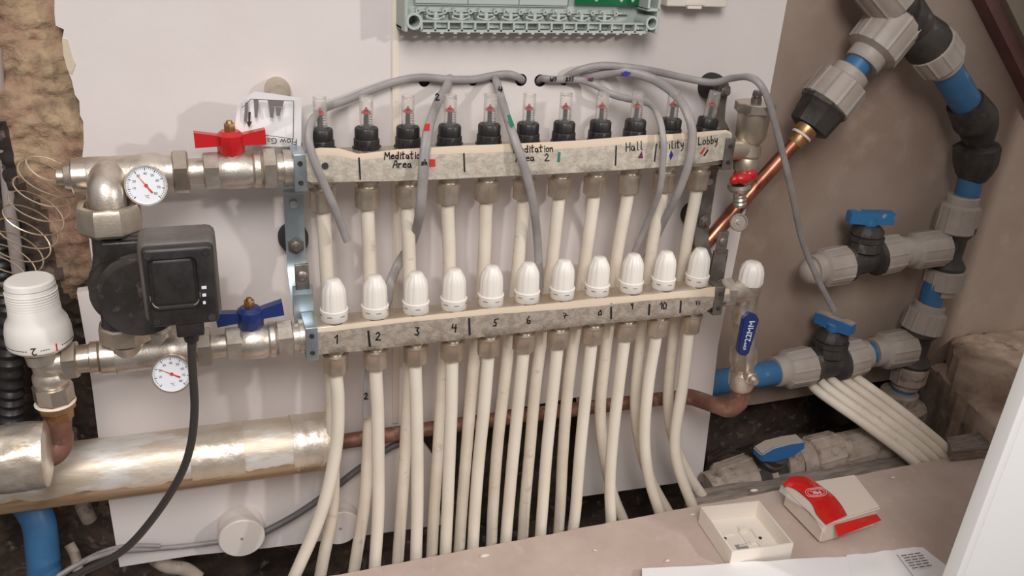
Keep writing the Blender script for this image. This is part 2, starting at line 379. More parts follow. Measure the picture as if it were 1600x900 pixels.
# rough masonry left of the board
def ht_left(X, Z):
    e = at(95, 200, 0).x
    d = (e - X)
    y = .016 + .010 * fbm((X, 0, Z), 22) + .0065 * fbm((X, 3, Z), 95, 3)
    s = max(0, min(1, (d - .034 - .30 * max(0, Z - .12) - .02 * noise.noise(Vector((Z * 6, 1, 0)))) / .04)) if Z > .05 else 0
    y += s * s * .07
    if Z < .06:
        k = max(0, min(1, (.06 - Z) / .10)); y += k * (.07 + .05 * max(0, min(1, (-.56 - X) / .06)))
    return y
mb = MB(); nx, nz = 105, 370; x0, x1, z0, z1 = -1.1, -.47, -.75, .74
gr = [[mb.bm.verts.new((x0 + (x1 - x0) * i / nx, ht_left(x0 + (x1 - x0) * i / nx, z0 + (z1 - z0) * j / nz), z0 + (z1 - z0) * j / nz)) for j in range(nz + 1)] for i in range(nx + 1)]
for i in range(nx):
    for j in range(nz):
        f = mb.face((gr[i][j], gr[i + 1][j], gr[i + 1][j + 1], gr[i][j + 1]))
        zc = z0 + (z1 - z0) * j / nz; xc = x0 + (x1 - x0) * i / nx
        if zc < .03 + .03 * noise.noise(Vector((xc * 30, zc * 30, 0))) or xc < -.566 - .30 * max(0, zc - .12) + .02 * noise.noise(Vector((zc * 14, 0, 2))): f.material_index = 1  # recess faces take the darker rubble, shade of the gap painted in
struct(mb, 'wall_left', [m_mason, m_dark], sharp=80)

# dark cavity behind and below the board
def rough_grid(o, u, v, n1, n2, amp, s):
    mb = MB(); o, u, v = Vector(o), Vector(u), Vector(v); n = u.cross(v).normalized(); g = []
    for i in range(n1 + 1):
        g.append([])
        for j in range(n2 + 1):
            p = o + u * i / n1 + v * j / n2; g[-1].append(mb.bm.verts.new(p + n * amp * fbm(p, s)))
    for i in range(n1):
        for j in range(n2): mb.face((g[i][j], g[i + 1][j], g[i + 1][j + 1], g[i][j + 1]))
    return mb
struct(rough_grid((-.6, .17, -.75), (2.1, 0, 0), (0, 0, .62), 150, 50, .014, 16), 'wall_rear', m_dark, sharp=80)
struct(rough_grid((-.95, -.2, -.56), (2.6, 0, 0), (0, .42, 0), 160, 30, .02, 18), 'floor', m_dark, sharp=80)

# brown plaster wall to the right, standing a little behind the board
YW = .085
pw = [at(1085, 640, YW), at(1180, 632, YW), at(1280, 615, YW), at(1345, 600, YW), at(1450, 585, YW), at(1480, 560, YW), at(1900, 560, YW), at(2000, -420, YW), at(1050, -420, YW)]
mb = MB(); mb.prism(pw, (0, .05, 0)); struct(mb, 'wall_right', m_plaster, smooth=False)
mb = MB(); q = [at(1310, -460, YW - .03), at(1519, -40, YW - .03), at(1700, 322, YW - .03), at(1745, 322, YW - .03), at(1560, -40, YW - .03), at(1352, -460, YW - .03)]
mb.prism(q, (0, .0295, 0)); struct(mb, 'trim_3', m_pink, smooth=False)
mb = MB(); q = [at(1345, -460, YW - .045), at(1553, -40, YW - .045), at(1720, 306, YW - .045), at(2000, 306, YW - .045), at(2000, -460, YW - .045)]
mb.prism(q, (0, .015, 0)); struct(mb, 'ceiling', m_green, smooth=False)

# shelf in the foreground
YS = -.125; ZS = at(1060, 796, YS).z
mb = MB(); n1, n2 = 120, 60
def shelf_z(X, Y): return ZS + .0012 * fbm((X, Y, 0), 9, 3)
g = [[mb.bm.verts.new(((X := -.6 + 1.9 * i / n1), (Y := (YS + (.002 * noise.noise(Vector((X * 40, 0, 0))) if j == 0 else 0)) - .30 * j / n2), shelf_z(X, Y))) for j in range(n2 + 1)] for i in range(n1 + 1)]
for i in range(n1):
    for j in range(n2): mb.face((g[i][j], g[i][j + 1], g[i + 1][j + 1], g[i + 1][j]))
r = bmesh.ops.extrude_face_region(mb.bm, geom=mb.bm.faces[:])
for q in r['geom']:
    if isinstance(q, bmesh.types.BMVert): q.co.z -= .018
solo(mb, 'shelf_board', m_shelf, 'dusty pinkish beige shelf board in the foreground in front of the pipes', 'shelf')
mb = MB(); za = ZS - .022
mb.box((at(1100, 775, -.11).x, -.1235, za - .045), (1.15, -.062, za), .002)
solo(mb, 'timber_batten', m_timber, 'dusty grey timber batten running along the far edge of the shelf', 'batten')

# white board standing at the right edge
YP = -.435
pa = at(1520, 768, YP); xP = pa.x
mb = MB(); PT = Matrix.Rotation(.055, 3, 'Y')
mb.box((0, -.018, -.50), (.0125, 0, 1.3), .0008); mb.box((.0135, -.018, -.50), (.62, 0, 1.3), .0008); mb.box((.010, -.012, -.499), (.02, -.004, 1.299))
for v in mb.bm.verts: v.co = PT @ v.co + Vector((xP, YP, pa.z))
solo(mb, 'door_panel', m_white, 'bright white upright panel with a groove along its edge, at the far right', 'panel')

# ================================================================== manifolds
def fit_px(lst, Y):
    P = [at(a, b, Y) for a, b in lst]; n = len(P); mi = (n - 1) / 2
    mx = sum(p.x for p in P) / n; d = sum((i - mi) * (p.x - mx) for i, p in enumerate(P)) / sum((i - mi) ** 2 for i in range(n))
    return [mx + (i - mi) * d for i in range(n)], sum(p.z for p in P) / n, P
YU, YL = -.070, -.110
up_px = [(504, 310), (575, 305), (637, 300), (701, 298), (761, 293), (820, 290), (874, 287), (929, 284), (982, 279), (1038, 273), (1094, 270)]
lo_px = [(525, 570), (587, 566), (650, 555), (707, 548), (763, 540), (818, 536), (871, 530), (925, 524), (977, 518), (1026, 513), (1080, 506)]
XU, ZUc, PU = fit_px(up_px, YU); XL, ZLc, PL = fit_px(lo_px, YL)
XU = [p.x * .6 + x * .4 for p, x in zip(PU, XU)]; XL = [p.x * .6 + x * .4 for p, x in zip(PL, XL)]
YUf, YLf = YU - .019, YL - .019
zub, zut = at(800, 277, YUf).z, at(800, 231, YUf).z
zlb, zlt = at(800, 523, YLf).z, at(800, 481, YLf).z
def mkbar(px0, px1, yb, Yc, zb, zt, name, parent):
    xa, xb = at(px0[0], px0[1], Yc).x, at(px1[0], px1[1], Yc).x
    mb = MB(); h = (zt - zb) / 2; c = (zt + zb) / 2
    # rounded rectangular tube profile
    prof = []
    for k in range(24):
        a = 2 * PI * k / 24 + PI / 24; ca, sa = math.cos(a), math.sin(a)
        prof.append((math.copysign(abs(ca) ** .35, ca) * .0175, math.copysign(abs(sa) ** .35, sa) * h))
    mb.prism([(xa, Yc + u, c + v) for u, v in prof], (xb - xa, 0, 0))
    mb.lathe((xa - .006, Yc, c), (xa, Yc, c), [(0, .0155), (1, .0155)]); mb.lathe((xb, Yc, c), (xb + .006, Yc, c), [(0, .0155), (1, .0155)])
    return mb.build(name, m_nickel_s, parent, sharp=30)
mU = thing('flow_manifold', (0, YU, zub), 'upper underfloor heating manifold with eleven clear flow gauges and masking tape naming the rooms', 'manifold')
mL = thing('return_manifold', (0, YL, zlb), 'lower underfloor heating manifold with eleven white caps and tape numbered 1 to 11', 'manifold')
mkbar((482, 262), (1136, 228), 0, YU, zub, zut, 'bar', mU); mkbar((492, 535), (1118, 470), 0, YL, zlb, zlt, 'bar', mL)
def tape(cols, Yf, parent, mats):
    mb = MB(); prev = None; n = len(cols); rows = []
    for i in range(n - 1):
        for k in range(6):
            t = k / 6; rows.append([cols[i][j] * (1 - t) + cols[i + 1][j] * t for j in range(4)])
    rows.append(list(cols[-1]))
    grid = []
    for (x, yt, yf, yb) in rows:
        ys = [yt, (yt + yf) / 2, yf, yf + (yb - yf) * .33, yf + (yb - yf) * .66, yb - 1.5, yb + 1.2]
        dy = [.0012, .0, -.0012, -.0008, -.0006, -.0004, .004]; col = []
        for j, y in enumerate(ys):
            p = at(x, y, Yf - .0012); p.y += dy[j] + .0009 * noise.noise(Vector((p.x * 90, j * 2.3, p.z * 90))) * (j not in (3, 4))
            col.append(mb.bm.verts.new(p))
        grid.append(col)
    for a, b in zip(grid, grid[1:]):
        for j in range(6):
            f = mb.face((a[j], a[j + 1], b[j + 1], b[j])); f.material_index = 1 if j < 2 else 0
    return mb.build('masking_tape', mats, parent, sharp=60)
tU = tape([(472, 250, 256, 280), (484, 234, 246, 286), (500, 231, 242, 286), (530, 232, 243, 286), (560, 241, 250, 285), (620, 234, 244, 284), (700, 229, 240, 281), (800, 225, 237, 276), (900, 220, 231, 271),
           (1000, 212, 223, 265), (1060, 209, 218, 260), (1100, 206, 213, 256), (1135, 203, 207, 250), (1143, 207, 211, 226)], YUf, mU, [m_tape_l, m_fold])
tL = tape([(486, 520, 524, 548), (492, 514, 519, 556), (520, 511, 517, 553), (560, 505, 512, 550), (640, 496, 502, 541), (700, 490, 497, 534), (760, 483, 491, 527), (860, 475, 484, 516), (930, 467, 478, 508),
           (1000, 462, 470, 502), (1060, 457, 465, 496), (1095, 452, 463, 492), (1118, 448, 463, 478), (1140, 452, 458, 472)], YLf, mL, [m_tape, m_fold])
# ---- handwriting on the upper tape
yi = YUf - .0027
def word(par, s_, x, y, h_, Y, mat=None, **k):
    mb = MB(); write(mb, s_, x, y, h_, Y, **k); return mb.build('handwriting', mat or m_ink, par, smooth=False)
word(tU, 'Meditation', 601, 249, 12, yi, slope=-.02, wid=.86, w=.0006); word(tU, 'Area', 614, 262, 12, yi, w=.0006)
word(tU, 'Meditation', 803, 239, 12, yi, slope=-.03, wid=.86, w=.0006); word(tU, 'Area', 806, 253, 12, yi, slope=-.05, w=.0006); word(tU, '2', 851, 252, 12, yi, w=.0006)
word(tU, 'Hall', 978, 237, 14, yi, slope=-.12, wid=.85, w=.0006); word(tU, 'Utility', 1031, 234, 13, yi, slope=-.1, wid=.8, w=.0006); word(tU, 'Lobby', 1091, 227, 13, yi, slope=-.12, wid=.8, w=.0006)
for (a, b, c, d) in ((561, 247, 563, 280), (725, 240, 726, 268), (963, 228, 962, 258), (1026, 225, 1023, 252)):
    mb = MB(); stroke(mb, [at(a, b, yi), at(c, d, yi)], .0009); mb.build('ink_line', m_ink, tU, smooth=False)
mb = MB(); mb.lathe(at(508, 259, yi - .0004), at(508, 259, yi), [(0, .0038), (1, .0038)], seg=16); mb.build('ink_dot', m_ink, tU, smooth=False)
def patch(poly, m, par, Y, nm='marker_patch'):
    mb = MB(); mb.prism([at(x, y, Y) for x, y in poly], (0, .0004, 0)); return mb.build(nm, m, par, smooth=False)
patch([(671, 249), (680, 249), (680, 260), (671, 261)], m_inkred, tU, yi); patch([(872, 238), (876, 238), (875, 253), (871, 253)], m_inkgreen, tU, yi)
patch([(1003, 236), (1005, 247), (997, 247)], m_inkpurple, tU, yi); patch([(1049, 235), (1052, 242), (1048, 250), (1046, 243)], m_inkblue, tU, yi)
patch([(1094, 239), (1101, 230), (1103, 231), (1097, 241)], m_inkred, tU, yi); patch([(1099, 243), (1106, 233), (1107, 235), (1101, 244)], m_ink, tU, yi)
yi = YLf - .0023
for s, x, y, h in (('1', 523, 537, 14), ('2', 587, 532, 13), ('3', 648, 524, 13), ('4', 706, 519, 13), ('5', 770, 510, 12), ('6', 823, 506, 12), ('7', 880, 497, 9), ('8', 934, 493, 13), ('9', 985, 483, 9), ('10', 1031, 483, 11), ('11', 1086, 476, 9)):
    word(tL, s, x, y, h, yi, adv=.7, w=.0008)
for (a, b, c, d) in ((575, 513, 578, 541), (733, 497, 734, 523), (955, 475, 955, 498), (1015, 476, 1014, 492), (1064, 470, 1063, 488)):
    mb = MB(); stroke(mb, [at(a, b, yi), at(c, d, yi)], .0013); mb.build('ink_line', m_ink, tL, smooth=False)

# ---- flow gauges (built once, then copied)
def flut(n, d): return lambda a, t: 1 + d * (1 if math.cos(n * a) > 0 else 0)
zt = zut - .0062
O = Vector((XU[0], YU, zt)); up = Vector((0, 0, 1))
h = lambda z: O + up * z
def sq(mb, k, kz=1):
    for v in mb.bm.verts: v.co = Vector((O.x + (v.co.x - O.x) * k, O.y + (v.co.y - O.y) * k, O.z + (v.co.z - O.z) * kz))
    return mb
mb = MB(); mb.lathe(h(.005), h(.0085), [(0, .0172), (.5, .0172), (1, .015)])
seat = sq(mb, .88, .95).build('gauge_seat', m_nickel, mU)
mb = MB()
mb.lathe(h(.006), h(.020), [(0, .0158), (.08, .0168), (.92, .0168), (1, .0158)], seg=72, mod=lambda a, t: 1 - .035 * (math.cos(9 * a) > .93))
mb.lathe(h(.0202), h(.033), [(0, .0150), (.1, .0154), (.85, .0154), (1, .0142), (1, .0095), (.7, .0088)], seg=72, mod=lambda a, t: 1 - .03 * (math.cos(9 * a) > .93), capB=True)
for s_ in (-1, 1): mb.sphere(h(.009) + Vector((s_ * .017, 0, 0)), .0022)
ring = sq(mb, .88, .95).build('locking_ring', m_black, seat)
mb = MB(); mb.lathe(h(.030), h(.070), [(0, .0088), (.9, .0088), (.93, .0082), (.96, .0090), (1, .0088), (1, .0068), (.96, .0066), (.3, .0068), (0, .0070)], seg=32, capA=False, capB=False)
mb.lathe(h(.0655), h(.0675), [(0, .0070), (1, .0070)], seg=32)
sq(mb, .88, .95).build('sight_glass', m_glass, seat)
mb = MB(); mb.lathe(h(.030), h(.054), [(0, .0032), (1, .0032)], seg=16)
for k in range(7): mb.lathe(h(.034 + k * .003), h(.0348 + k * .003), [(0, .0033), (1, .0033)], seg=16)
sq(mb, .88, .95).build('scale_rod', m_black, seat)
mb = MB(); mb.lathe(h(.050), h(.0525), [(0, .0058), (1, .0058)], seg=24); mb.lathe(h(.0525), h(.057), [(0, .0018), (1, .0014)], seg=12)
sq(mb, .88, .95).build('flow_indicator', m_red, seat)
mb = MB()
for k in range(6): mb.box(h(.034 + k * .003) + Vector((.0028, -.0056, 0)), h(.0348 + k * .003) + Vector((.0062, -.0050, 0)))
mb.box(h(.033) + Vector((-.0045, -.0052, 0)), h(.046) + Vector((-.003, -.0047, 0)))
sq(mb, .88, .95).build('scale_marks', m_printd, seat)
for i in range(1, 11):
    c = copy_tree(seat, mU); c.location = seat.location + Vector((XU[i] - XU[0], 0, 0))
    if i == 10: c.rotation_euler = (0, math.radians(7), 0)
    if i == 0: c.rotation_euler = (0, math.radians(-3), 0)
# ---- pipe connectors
def sc9(mb, O, k=.9):
    for v in mb.bm.verts: v.co.x = O.x + (v.co.x - O.x) * k; v.co.y = O.y + (v.co.y - O.y) * k
def connector(O, parent, mat):
    d = lambda z: O - up * z
    mb = MB(); mb.lathe(d(-.001), d(.010), [(0, .0155), (.35, .0155), (.4, .0125), (1, .0125)])
    sc9(mb, O); neck = mb.build('pipe_connector', m_nickel, parent)
    mb = MB(); mb.lathe(d(.0075), d(.034), [(0, .0150), (.06, .0172), (.12, .0172), (.15, .0165), (.6, .0165), (.95, .0163), (1, .0150), (1, .0096), (.7, .0096)], seg=48, mod=lambda a, t: (min(1, .93 / max(abs(math.cos(((a + PI / 6) % (PI / 3)) - PI / 6)), .01)) if t > .55 else 1))
    sc9(mb, O); mb.build('compression_nut', mat, neck)
    return neck
for X_, Yc, zb, par, mat in ((XU, YU, zub, mU, m_nickel_s), (XL, YL, zlb, mL, m_nickel_s)):
    c0 = connector(Vector((X_[0], Yc, zb)), par, mat)
    for i in range(1, 11):
        c = copy_tree(c0, par); c.location = c0.location + Vector((X_[i] - X_[0], 0, 0)); c.rotation_euler = (0, 0, random.uniform(-.5, .5))
# ---- white caps
O = Vector((XL[0], YL, zlt - .0055)); h = lambda z: O + up * z
mb = MB(); mb.lathe(h(.0045), h(.0075), [(0, .0175), (.6, .0175), (.7, .0165), (1, .016)])
cseat = sq(mb, .91, .93).build('valve_seat', m_nickel, mL)
mb = MB()
mb.lathe(h(.004), h(.020), [(0, .0160), (.1, .0174), (.75, .0177), (1, .0181)], seg=64, capB=False)
mb.lathe(h(.020), h(.0598), [(0, .0181), (.02, .0164), (.56, .0157), (.70, .0146), (.83, .0122), (.94, .0096), (.975, .0088), (1, .0078), (1, 0)], seg=96,
         mod=lambda a, t: 1 - (.045 * (math.cos(12 * a) > .3) if .03 < t < .85 else 0), capA=False)
cap = sq(mb, .91, .93).build('valve_cap', m_cap, cseat, sharp=50)
mb = MB()
for a in (-2.05, -1.1, .2, 3.4):
    ca, sa = math.cos(a), math.sin(a); p = h(.0145) + Vector((ca, sa, 0)) * .0181; t_ = Vector((-sa, ca, 0))
    mb.prism([p - t_ * .0032, p + t_ * .0032, p + t_ * .0032 + up * .0009, p - t_ * .0032 + up * .0009], Vector((ca, sa, 0)) * .0003)
sq(mb, .91, .93).build('cap_mark', m_print, cap, smooth=False)
for i in range(1, 11):
    c = copy_tree(cseat, mL); c.location = cseat.location + Vector((XL[i] - XL[0], 0, 0)); c.rotation_euler = (0, 0, random.uniform(-.6, .6))

# ================================================================== heating pipes
ORD = ['first', 'second', 'third', 'fourth', 'fifth', 'sixth', 'seventh', 'eighth', 'ninth', 'tenth', 'eleventh']
PR = .0083
rear = [[(512, 450), (518, 560), (520, 680), (520, 790), (504, 880)], [(578, 430), (580, 560), (577, 660), (570, 780), (555, 880)], [(640, 430), (640, 560), (634, 690), (627, 800), (622, 870)],
        [(702, 430), (693, 570), (685, 700), (678, 800), (675, 860)], [(755, 430), (739, 580), (730, 690), (722, 790), (718, 850)], [(808, 430), (789, 590), (777, 700), (770, 800), (768, 848)],
        [(860, 430), (838, 590), (828, 700), (820, 790), (817, 836)], [(911, 430), (889, 590), (880, 700), (876, 780), (873, 826)], [(962, 410), (945, 560), (938, 640), (943, 705), (957, 770), (975, 815)],
        [(1018, 390), (1000, 540), (993, 630), (1000, 695), (1018, 752), (1047, 805)], [(1071, 390), (1053, 520), (1044, 630), (1054, 690), (1078, 745), (1112, 795)]]
front = [[(528, 620), (527, 680), (516, 750), (495, 820), (458, 905)], [(590, 640), (591, 720), (591, 800), (586, 880)], [(651, 640), (652, 720), (652, 800), (650, 872)], [(705, 640), (702, 720), (699, 800), (696, 864)],
         [(756, 640), (748, 720), (742, 800), (739, 855)], [(809, 640), (801, 720), (794, 800), (790, 850)], [(862, 630), (854, 710), (848, 790), (844, 842)], [(915, 620), (906, 710), (900, 790), (895, 832)],
         [(967, 600), (957, 690), (953, 760), (955, 822)], [(1013, 600), (1007, 680), (1014, 745), (1032, 806)], [(1067, 600), (1055, 680), (1060, 730), (1084, 796)]]
def nice(i): return ORD[i]
for i in range(11):
    pts = [Vector((XU[i], YU, zub - .022)), Vector((XU[i], YU, zub - .045))]
    ys = [YU, YU, YU - .001, YU - .002, YU - .003, YU - .004]
    for (a, b), yy in zip(rear[i], ys): pts.append(at(a, b, yy))
    pts.append(pts[-1] + (pts[-1] - pts[-2]).normalized() * .09)
    mb = MB(); mb.tube(pts, PR, seg=20, sub=7)
    solo(mb, 'heating_pipe', m_cream2, f'cream pipe under the {ORD[i]} flow gauge from the left, passing behind the lower manifold', 'pipe', 'cream pipes from the upper manifold')
    pts = [Vector((XL[i], YL, zlb - .022)), Vector((XL[i], YL, zlb - .045))]
    for (a, b), yy in zip(front[i], [YL, YL + .001, YL + .003, YL + .004, YL + .004]): pts.append(at(a, b, yy))
    pts.append(pts[-1] + (pts[-1] - pts[-2]).normalized() * .09)
    mb = MB(); mb.tube(pts, PR, seg=20, sub=7)
    solo(mb, 'heating_pipe', m_cream, f'cream plastic pipe dropping from lower manifold port marked {i + 1}', 'pipe', 'cream pipes from the lower manifold')

# ================================================================== left side hardware
def line(a, b, Y0, Y1=None):  # pixel line to world
    return at(*a, Y0), at(*b, Y0 if Y1 is None else Y1)
zU = (zub + zut) / 2; zL = (zlb + zlt) / 2
def xs(px, py, Y): return at(px, py, Y).x
def ball_valve(Xs, Y, z, hmat, label, hz, tilt, nm='ball_valve'):
    # Xs: x of [union nut start, nut end, neck end, hex end, body end, collar end, hex2 end, tail end]
    a, b, c, d, e_, f_, g_, t_ = Xs; p = lambda x: Vector((x, Y, z))
    th = thing(nm, p((a + t_) / 2) - up * .03, label, 'valve')
    q8 = .87; L_ = lambda pr: [(t, r * q8) for t, r in pr]
    mb = MB(); mb.lathe(p(b - .001), p(d), L_([(0, .0165), (.55, .0165), (.56, .0195), (.7, .0195), (.71, .017), (1, .017)]))
    mb.hexa(p(c + (d - c) * .15), p(d + .004), .0245 * q8, .08, rot=.1)
    mb.lathe(p(d), p(f_), L_([(0, .020), (.08, .0225), (.3, .024), (.62, .024), (.75, .0215), (.8, .024), (.92, .024), (1, .020)]), seg=40)
    mb.hexa(p(f_ - .001), p(g_), .027 * q8, .08, rot=.1)
    mb.lathe(p(g_), p(t_), L_([(0, .018), (.35, .018), (.36, .023), (.9, .023), (1, .02)]))
    sx_ = d + (e_ - d) * .38
    mb.lathe(p(sx_) + up * .016, p(sx_) + up * .033, [(0, .012), (.6, .011), (1, .009)], seg=24)
    mb.build('valve_body', m_cast, th)
    mb = MB(); mb.hexa(p(a), p(b), .0285 * q8, .1, rot=.1); mb.build('union_nut', m_nickel, th)
    # butterfly handle
    s = p(sx_) + up * .034; mb = MB(); ct, st = math.cos(tilt), math.sin(tilt)
    ax = Vector((ct, 0, st)); nn = Vector((-st, 0, ct))
    mb.lathe(s - up * .019, s + up * .010, [(0, .010), (.2, .0145), (.85, .0152), (1, .010)], seg=9)
    for sg in (-1, 1):
        A_ = s + ax * sg * .008; B_ = s + ax * sg * .037 + nn * .002
        hw0, hw1 = .0055, .0088
        mb.prism([A_ + nn * hw0 + Vector((0, -.006, 0)), B_ + nn * hw1 + Vector((0, -.006, 0)), B_ - nn * hw1 * .9 + Vector((0, -.006, 0)), A_ - nn * hw0 + Vector((0, -.006, 0))], (0, .011, 0))
    hd = mb.build('handle', hmat, th)
    mb = MB(); mb.hexa(s + up * .008, s + up * .018, .0065, .1); mb.lathe(s + up * .018, s + up * .021, [(0, .004), (1, .003)], seg=12); mb.build('spindle_nut', m_brass, hd)
    return th
Yt = YU - .004
XV = [xs(x, 266, YU) for x in (270, 295, 314, 338, 405, 412, 432, 462)]
ball_valve(XV, YU, zU, m_red, 'nickel ball valve with a red butterfly handle left of the upper manifold', 0, .02)
XV = [xs(x, 545, YL) for x in (307, 331, 350, 374, 428, 434, 458, 486)]
ball_valve(XV, YL, zL, m_blue, 'nickel ball valve with a blue butterfly handle left of the lower manifold', 0, .10)

# upper header with elbow
P = lambda px, py, Y=YU: Vector((xs(px, py, Y), Y, zU))
hd_x = [xs(x, 272, YU) for x in (88, 100, 112, 140, 270)]
th = thing('elbow_header', Vector((hd_x[3], YU, zU - .03)), 'nickel pipe header with forward elbow above the black pump', 'fitting')
q = lambda x: Vector((x, YU, zU))
mb = MB(); mb.lathe(q(hd_x[3] - .003), q(hd_x[4] + .002), [(0, .0192), (.03, .0200), (.55, .0200), (.62, .0218), (.8, .0218), (.88, .0192), (1, .0192)], seg=40)
YE = YL - .004; ex = xs(166, 300, YE); zt_n = at(170, 318, YE).z; zb_n = at(170, 360, YE).z
mb.tube([Vector((ex, YU, zU)), Vector((ex, YE + .018, zU)), Vector((ex, YE + .004, zU - .006)), Vector((ex, YE, zU - .022)), Vector((ex, YE, zt_n - .004))], .0182, seg=36, sub=8)
mb.build('header_body', m_cast, th)
mb = MB(); mb.lathe(q(hd_x[2]), q(hd_x[3]), [(0, .0182), (.08, .0195), (.9, .0195), (.92, .018), (1, .018)], seg=40)
mb.lathe(q(hd_x[1]), q(hd_x[2]), [(0, .014), (.1, .0155), (1, .017)], seg=40); mb.lathe(q(hd_x[0]), q(hd_x[1]), [(0, .009), (.1, .0105), (1, .0105)], seg=32)
mb.build('end_cap', m_nickel, th)
# pump
TP = thing('circulation_pump', Vector((ex, YE, zb_n - .12)), 'black circulation pump with a square control box, between the two manifold headers', 'pump')
pumpx = xs(198, 500, YE); zn2 = at(200, 503, YE).z; zn3 = at(200, 530, YE).z
mb = MB(); mb.lathe((ex, YE, zb_n), (ex, YE, zt_n), [(0, .029), (.12, .0325), (.86, .0325), (1, .0305), (1, .0245), (.7, .022)], seg=8, rot=PI / 8); mb.build('union_nut', m_nickel_s, TP)
mb = MB(); mb.lathe((ex, YE, zn3), (ex, YE, zn2), [(0, .025), (.1, .0275), (.9, .0275), (1, .0255)], seg=8, rot=PI / 8); mb.build('union_nut', m_nickel_s, TP)
mb = MB(); mb.lathe((ex, YE, zb_n + .002), (ex, YE, zn2 - .002), [(0, .024), (.03, .024), (.08, .020), (.25, .021), (.5, .026), (.8, .022), (.96, .022), (1, .024)], seg=36)
zc = (zb_n + zn2) / 2 - .004
mb.lathe((ex + .012, YE + .034, zc), (ex + .012, YE - .034, zc), [(0, .018), (.15, .030), (.4, .0385), (.7, .0405), (.72, .038), (1, .038)], seg=44)
mb.box((ex - .010, YE - .026, zc + .01), (ex + .03, YE + .01, zb_n - .004), .003)
mb.build('pump_housing', m_iron, TP)
YF = -.225
bx0, bx1 = at(226, 450, YF).x, at(338, 440, YF).x; bz0, bz1 = at(285, 510, YF).z, at(280, 386, YF).z
mb = MB(); mb.lathe((ex + .022, YE - .030, zc), (ex + .026, -.168, zc), [(0, .041), (.2, .038), (.9, .038), (1, .041)], seg=44)
mb.build('motor_barrel', m_blackd, TP)
mb = MB(); mb.box((bx0 - .004, YF + .012, bz0 - .002), (bx1 + .003, -.166, bz1 + .003), .008); cb = mb.build('control_box', m_pdust, TP)
mb = MB(); mb.box((bx0, YF, bz0), (bx1, YF + .013, bz1), .005); fp = mb.build('front_cover', m_black, TP)
cxp, czp = (bx0 + bx1) / 2 - .006, (bz0 + bz1) / 2 + .006
mb = MB(); mb.box((cxp - .022, YF - .0012, czp - .026), (cxp + .022, YF + .002, czp + .026), .006); mb.build('display_window', m_black, fp)
mb = MB()
pts = []
for k in range(21):
    a = PI + PI * k / 20; ca, sa = math.cos(a), math.sin(a)
    pts.append(Vector((cxp + .0225 * math.copysign(abs(ca) ** .4, ca), YF - .0005, czp + .0265 * math.copysign(abs(sa) ** .4, sa))))
mb.tube(pts[1:-1], .0006, seg=6, smooth=False); mb.build('window_rim', m_grey, fp)
mb = MB()
for xx, zz in ((bx0 + .006, bz1 - .007), (bx0 + .007, bz0 + .007), (bx1 - .007, bz0 + .007), (bx1 - .007, bz1 - .007)):
    mb.lathe((xx, YF - .0012, zz), (xx, YF + .002, zz), [(0, .0022), (0, .0035), (1, .004)], seg=20)
mb.build('screw', m_blackd, fp)
mb = MB()
for k, w in enumerate((.0045, .0035, .0025)): mb.box((bx1 - .014, YF - .0006, bz0 + .038 - k * .008), (bx1 - .014 + w, YF + .001, bz0 + .041 - k * .008))
mb.build('led_mark', m_dial, fp)
gx = at(291, 520, YF).x + .004
mb = MB(); mb.box((gx - .013, YF + .003, bz0 - .014), (gx + .013, YF + .032, bz0 + .002), .002); mb.lathe((gx, YF + .016, bz0 - .014), (gx, YF + .016, bz0 - .024), [(0, .009), (1, .0068)], seg=24); mb.build('cable_gland', m_black, TP)
mb = MB(); mb.box((ex + .01, -.12, zb_n - .012), (ex + .085, -.135, zb_n + .001), .002); mb.build('lug', m_pdust, TP)
mb = MB()
mb.tube([Vector((gx, YF + .016, bz0 - .018))] + [at(a, b, y) for a, b, y in ((301, 580, -.21), (304, 640, -.21), (297, 700, -.212), (277, 752, -.21), (235, 815, -.20), (190, 862, -.19), (130, 893, -.18), (70, 925, -.17))], .0042, seg=16)
solo(mb, 'power_cable', m_pcable, 'thick black cable curving down from the pump box across the foil pipe', 'cable')

# lower header
zz = zL; q = lambda x: Vector((x, YL, zz)); X_ = [xs(x, 560, YL) for x in (98, 122, 141, 158, 184, 308)]
th = thing('mixing_header', q(X_[4]) - up * .03, 'nickel lower pipe header beneath the black pump', 'fitting')
mb = MB(); mb.lathe(q(X_[4] - .003), q(X_[5] + .002), [(0, .0185), (.04, .0193), (.55, .0193), (.63, .0225), (.82, .0225), (.9, .0188), (1, .0188)], seg=40)
mb.lathe((ex, YL, zz + .01), (ex, YE, zn3 + .002), [(0, .020), (1, .0195)], seg=36)
bxx = xs(248, 530, YL); mb.lathe((bxx, YL, zz + .01), (bxx, YL, zz + .028), [(0, .014), (.9, .014), (1, .012)], seg=24)
mb.build('header_body', m_cast, th)
mb = MB(); mb.lathe(q(X_[3]), q(X_[4]), [(0, .0185), (.05, .0205), (.9, .0205), (.92, .0185), (1, .0185)], seg=40)
mb.lathe(q(X_[2]), q(X_[3]), [(0, .016), (.1, .0182), (.8, .0182), (1, .016)], seg=40); mb.lathe(q(X_[1] - .002), q(X_[2]), [(0, .0155), (1, .0155)], seg=32)
mb.build('sleeve', m_nickel, th)
mb = MB(); mb.hexa(q(X_[0]), q(X_[1]), .0225, .1, rot=.1); mb.build('union_nut', m_nickel, th)

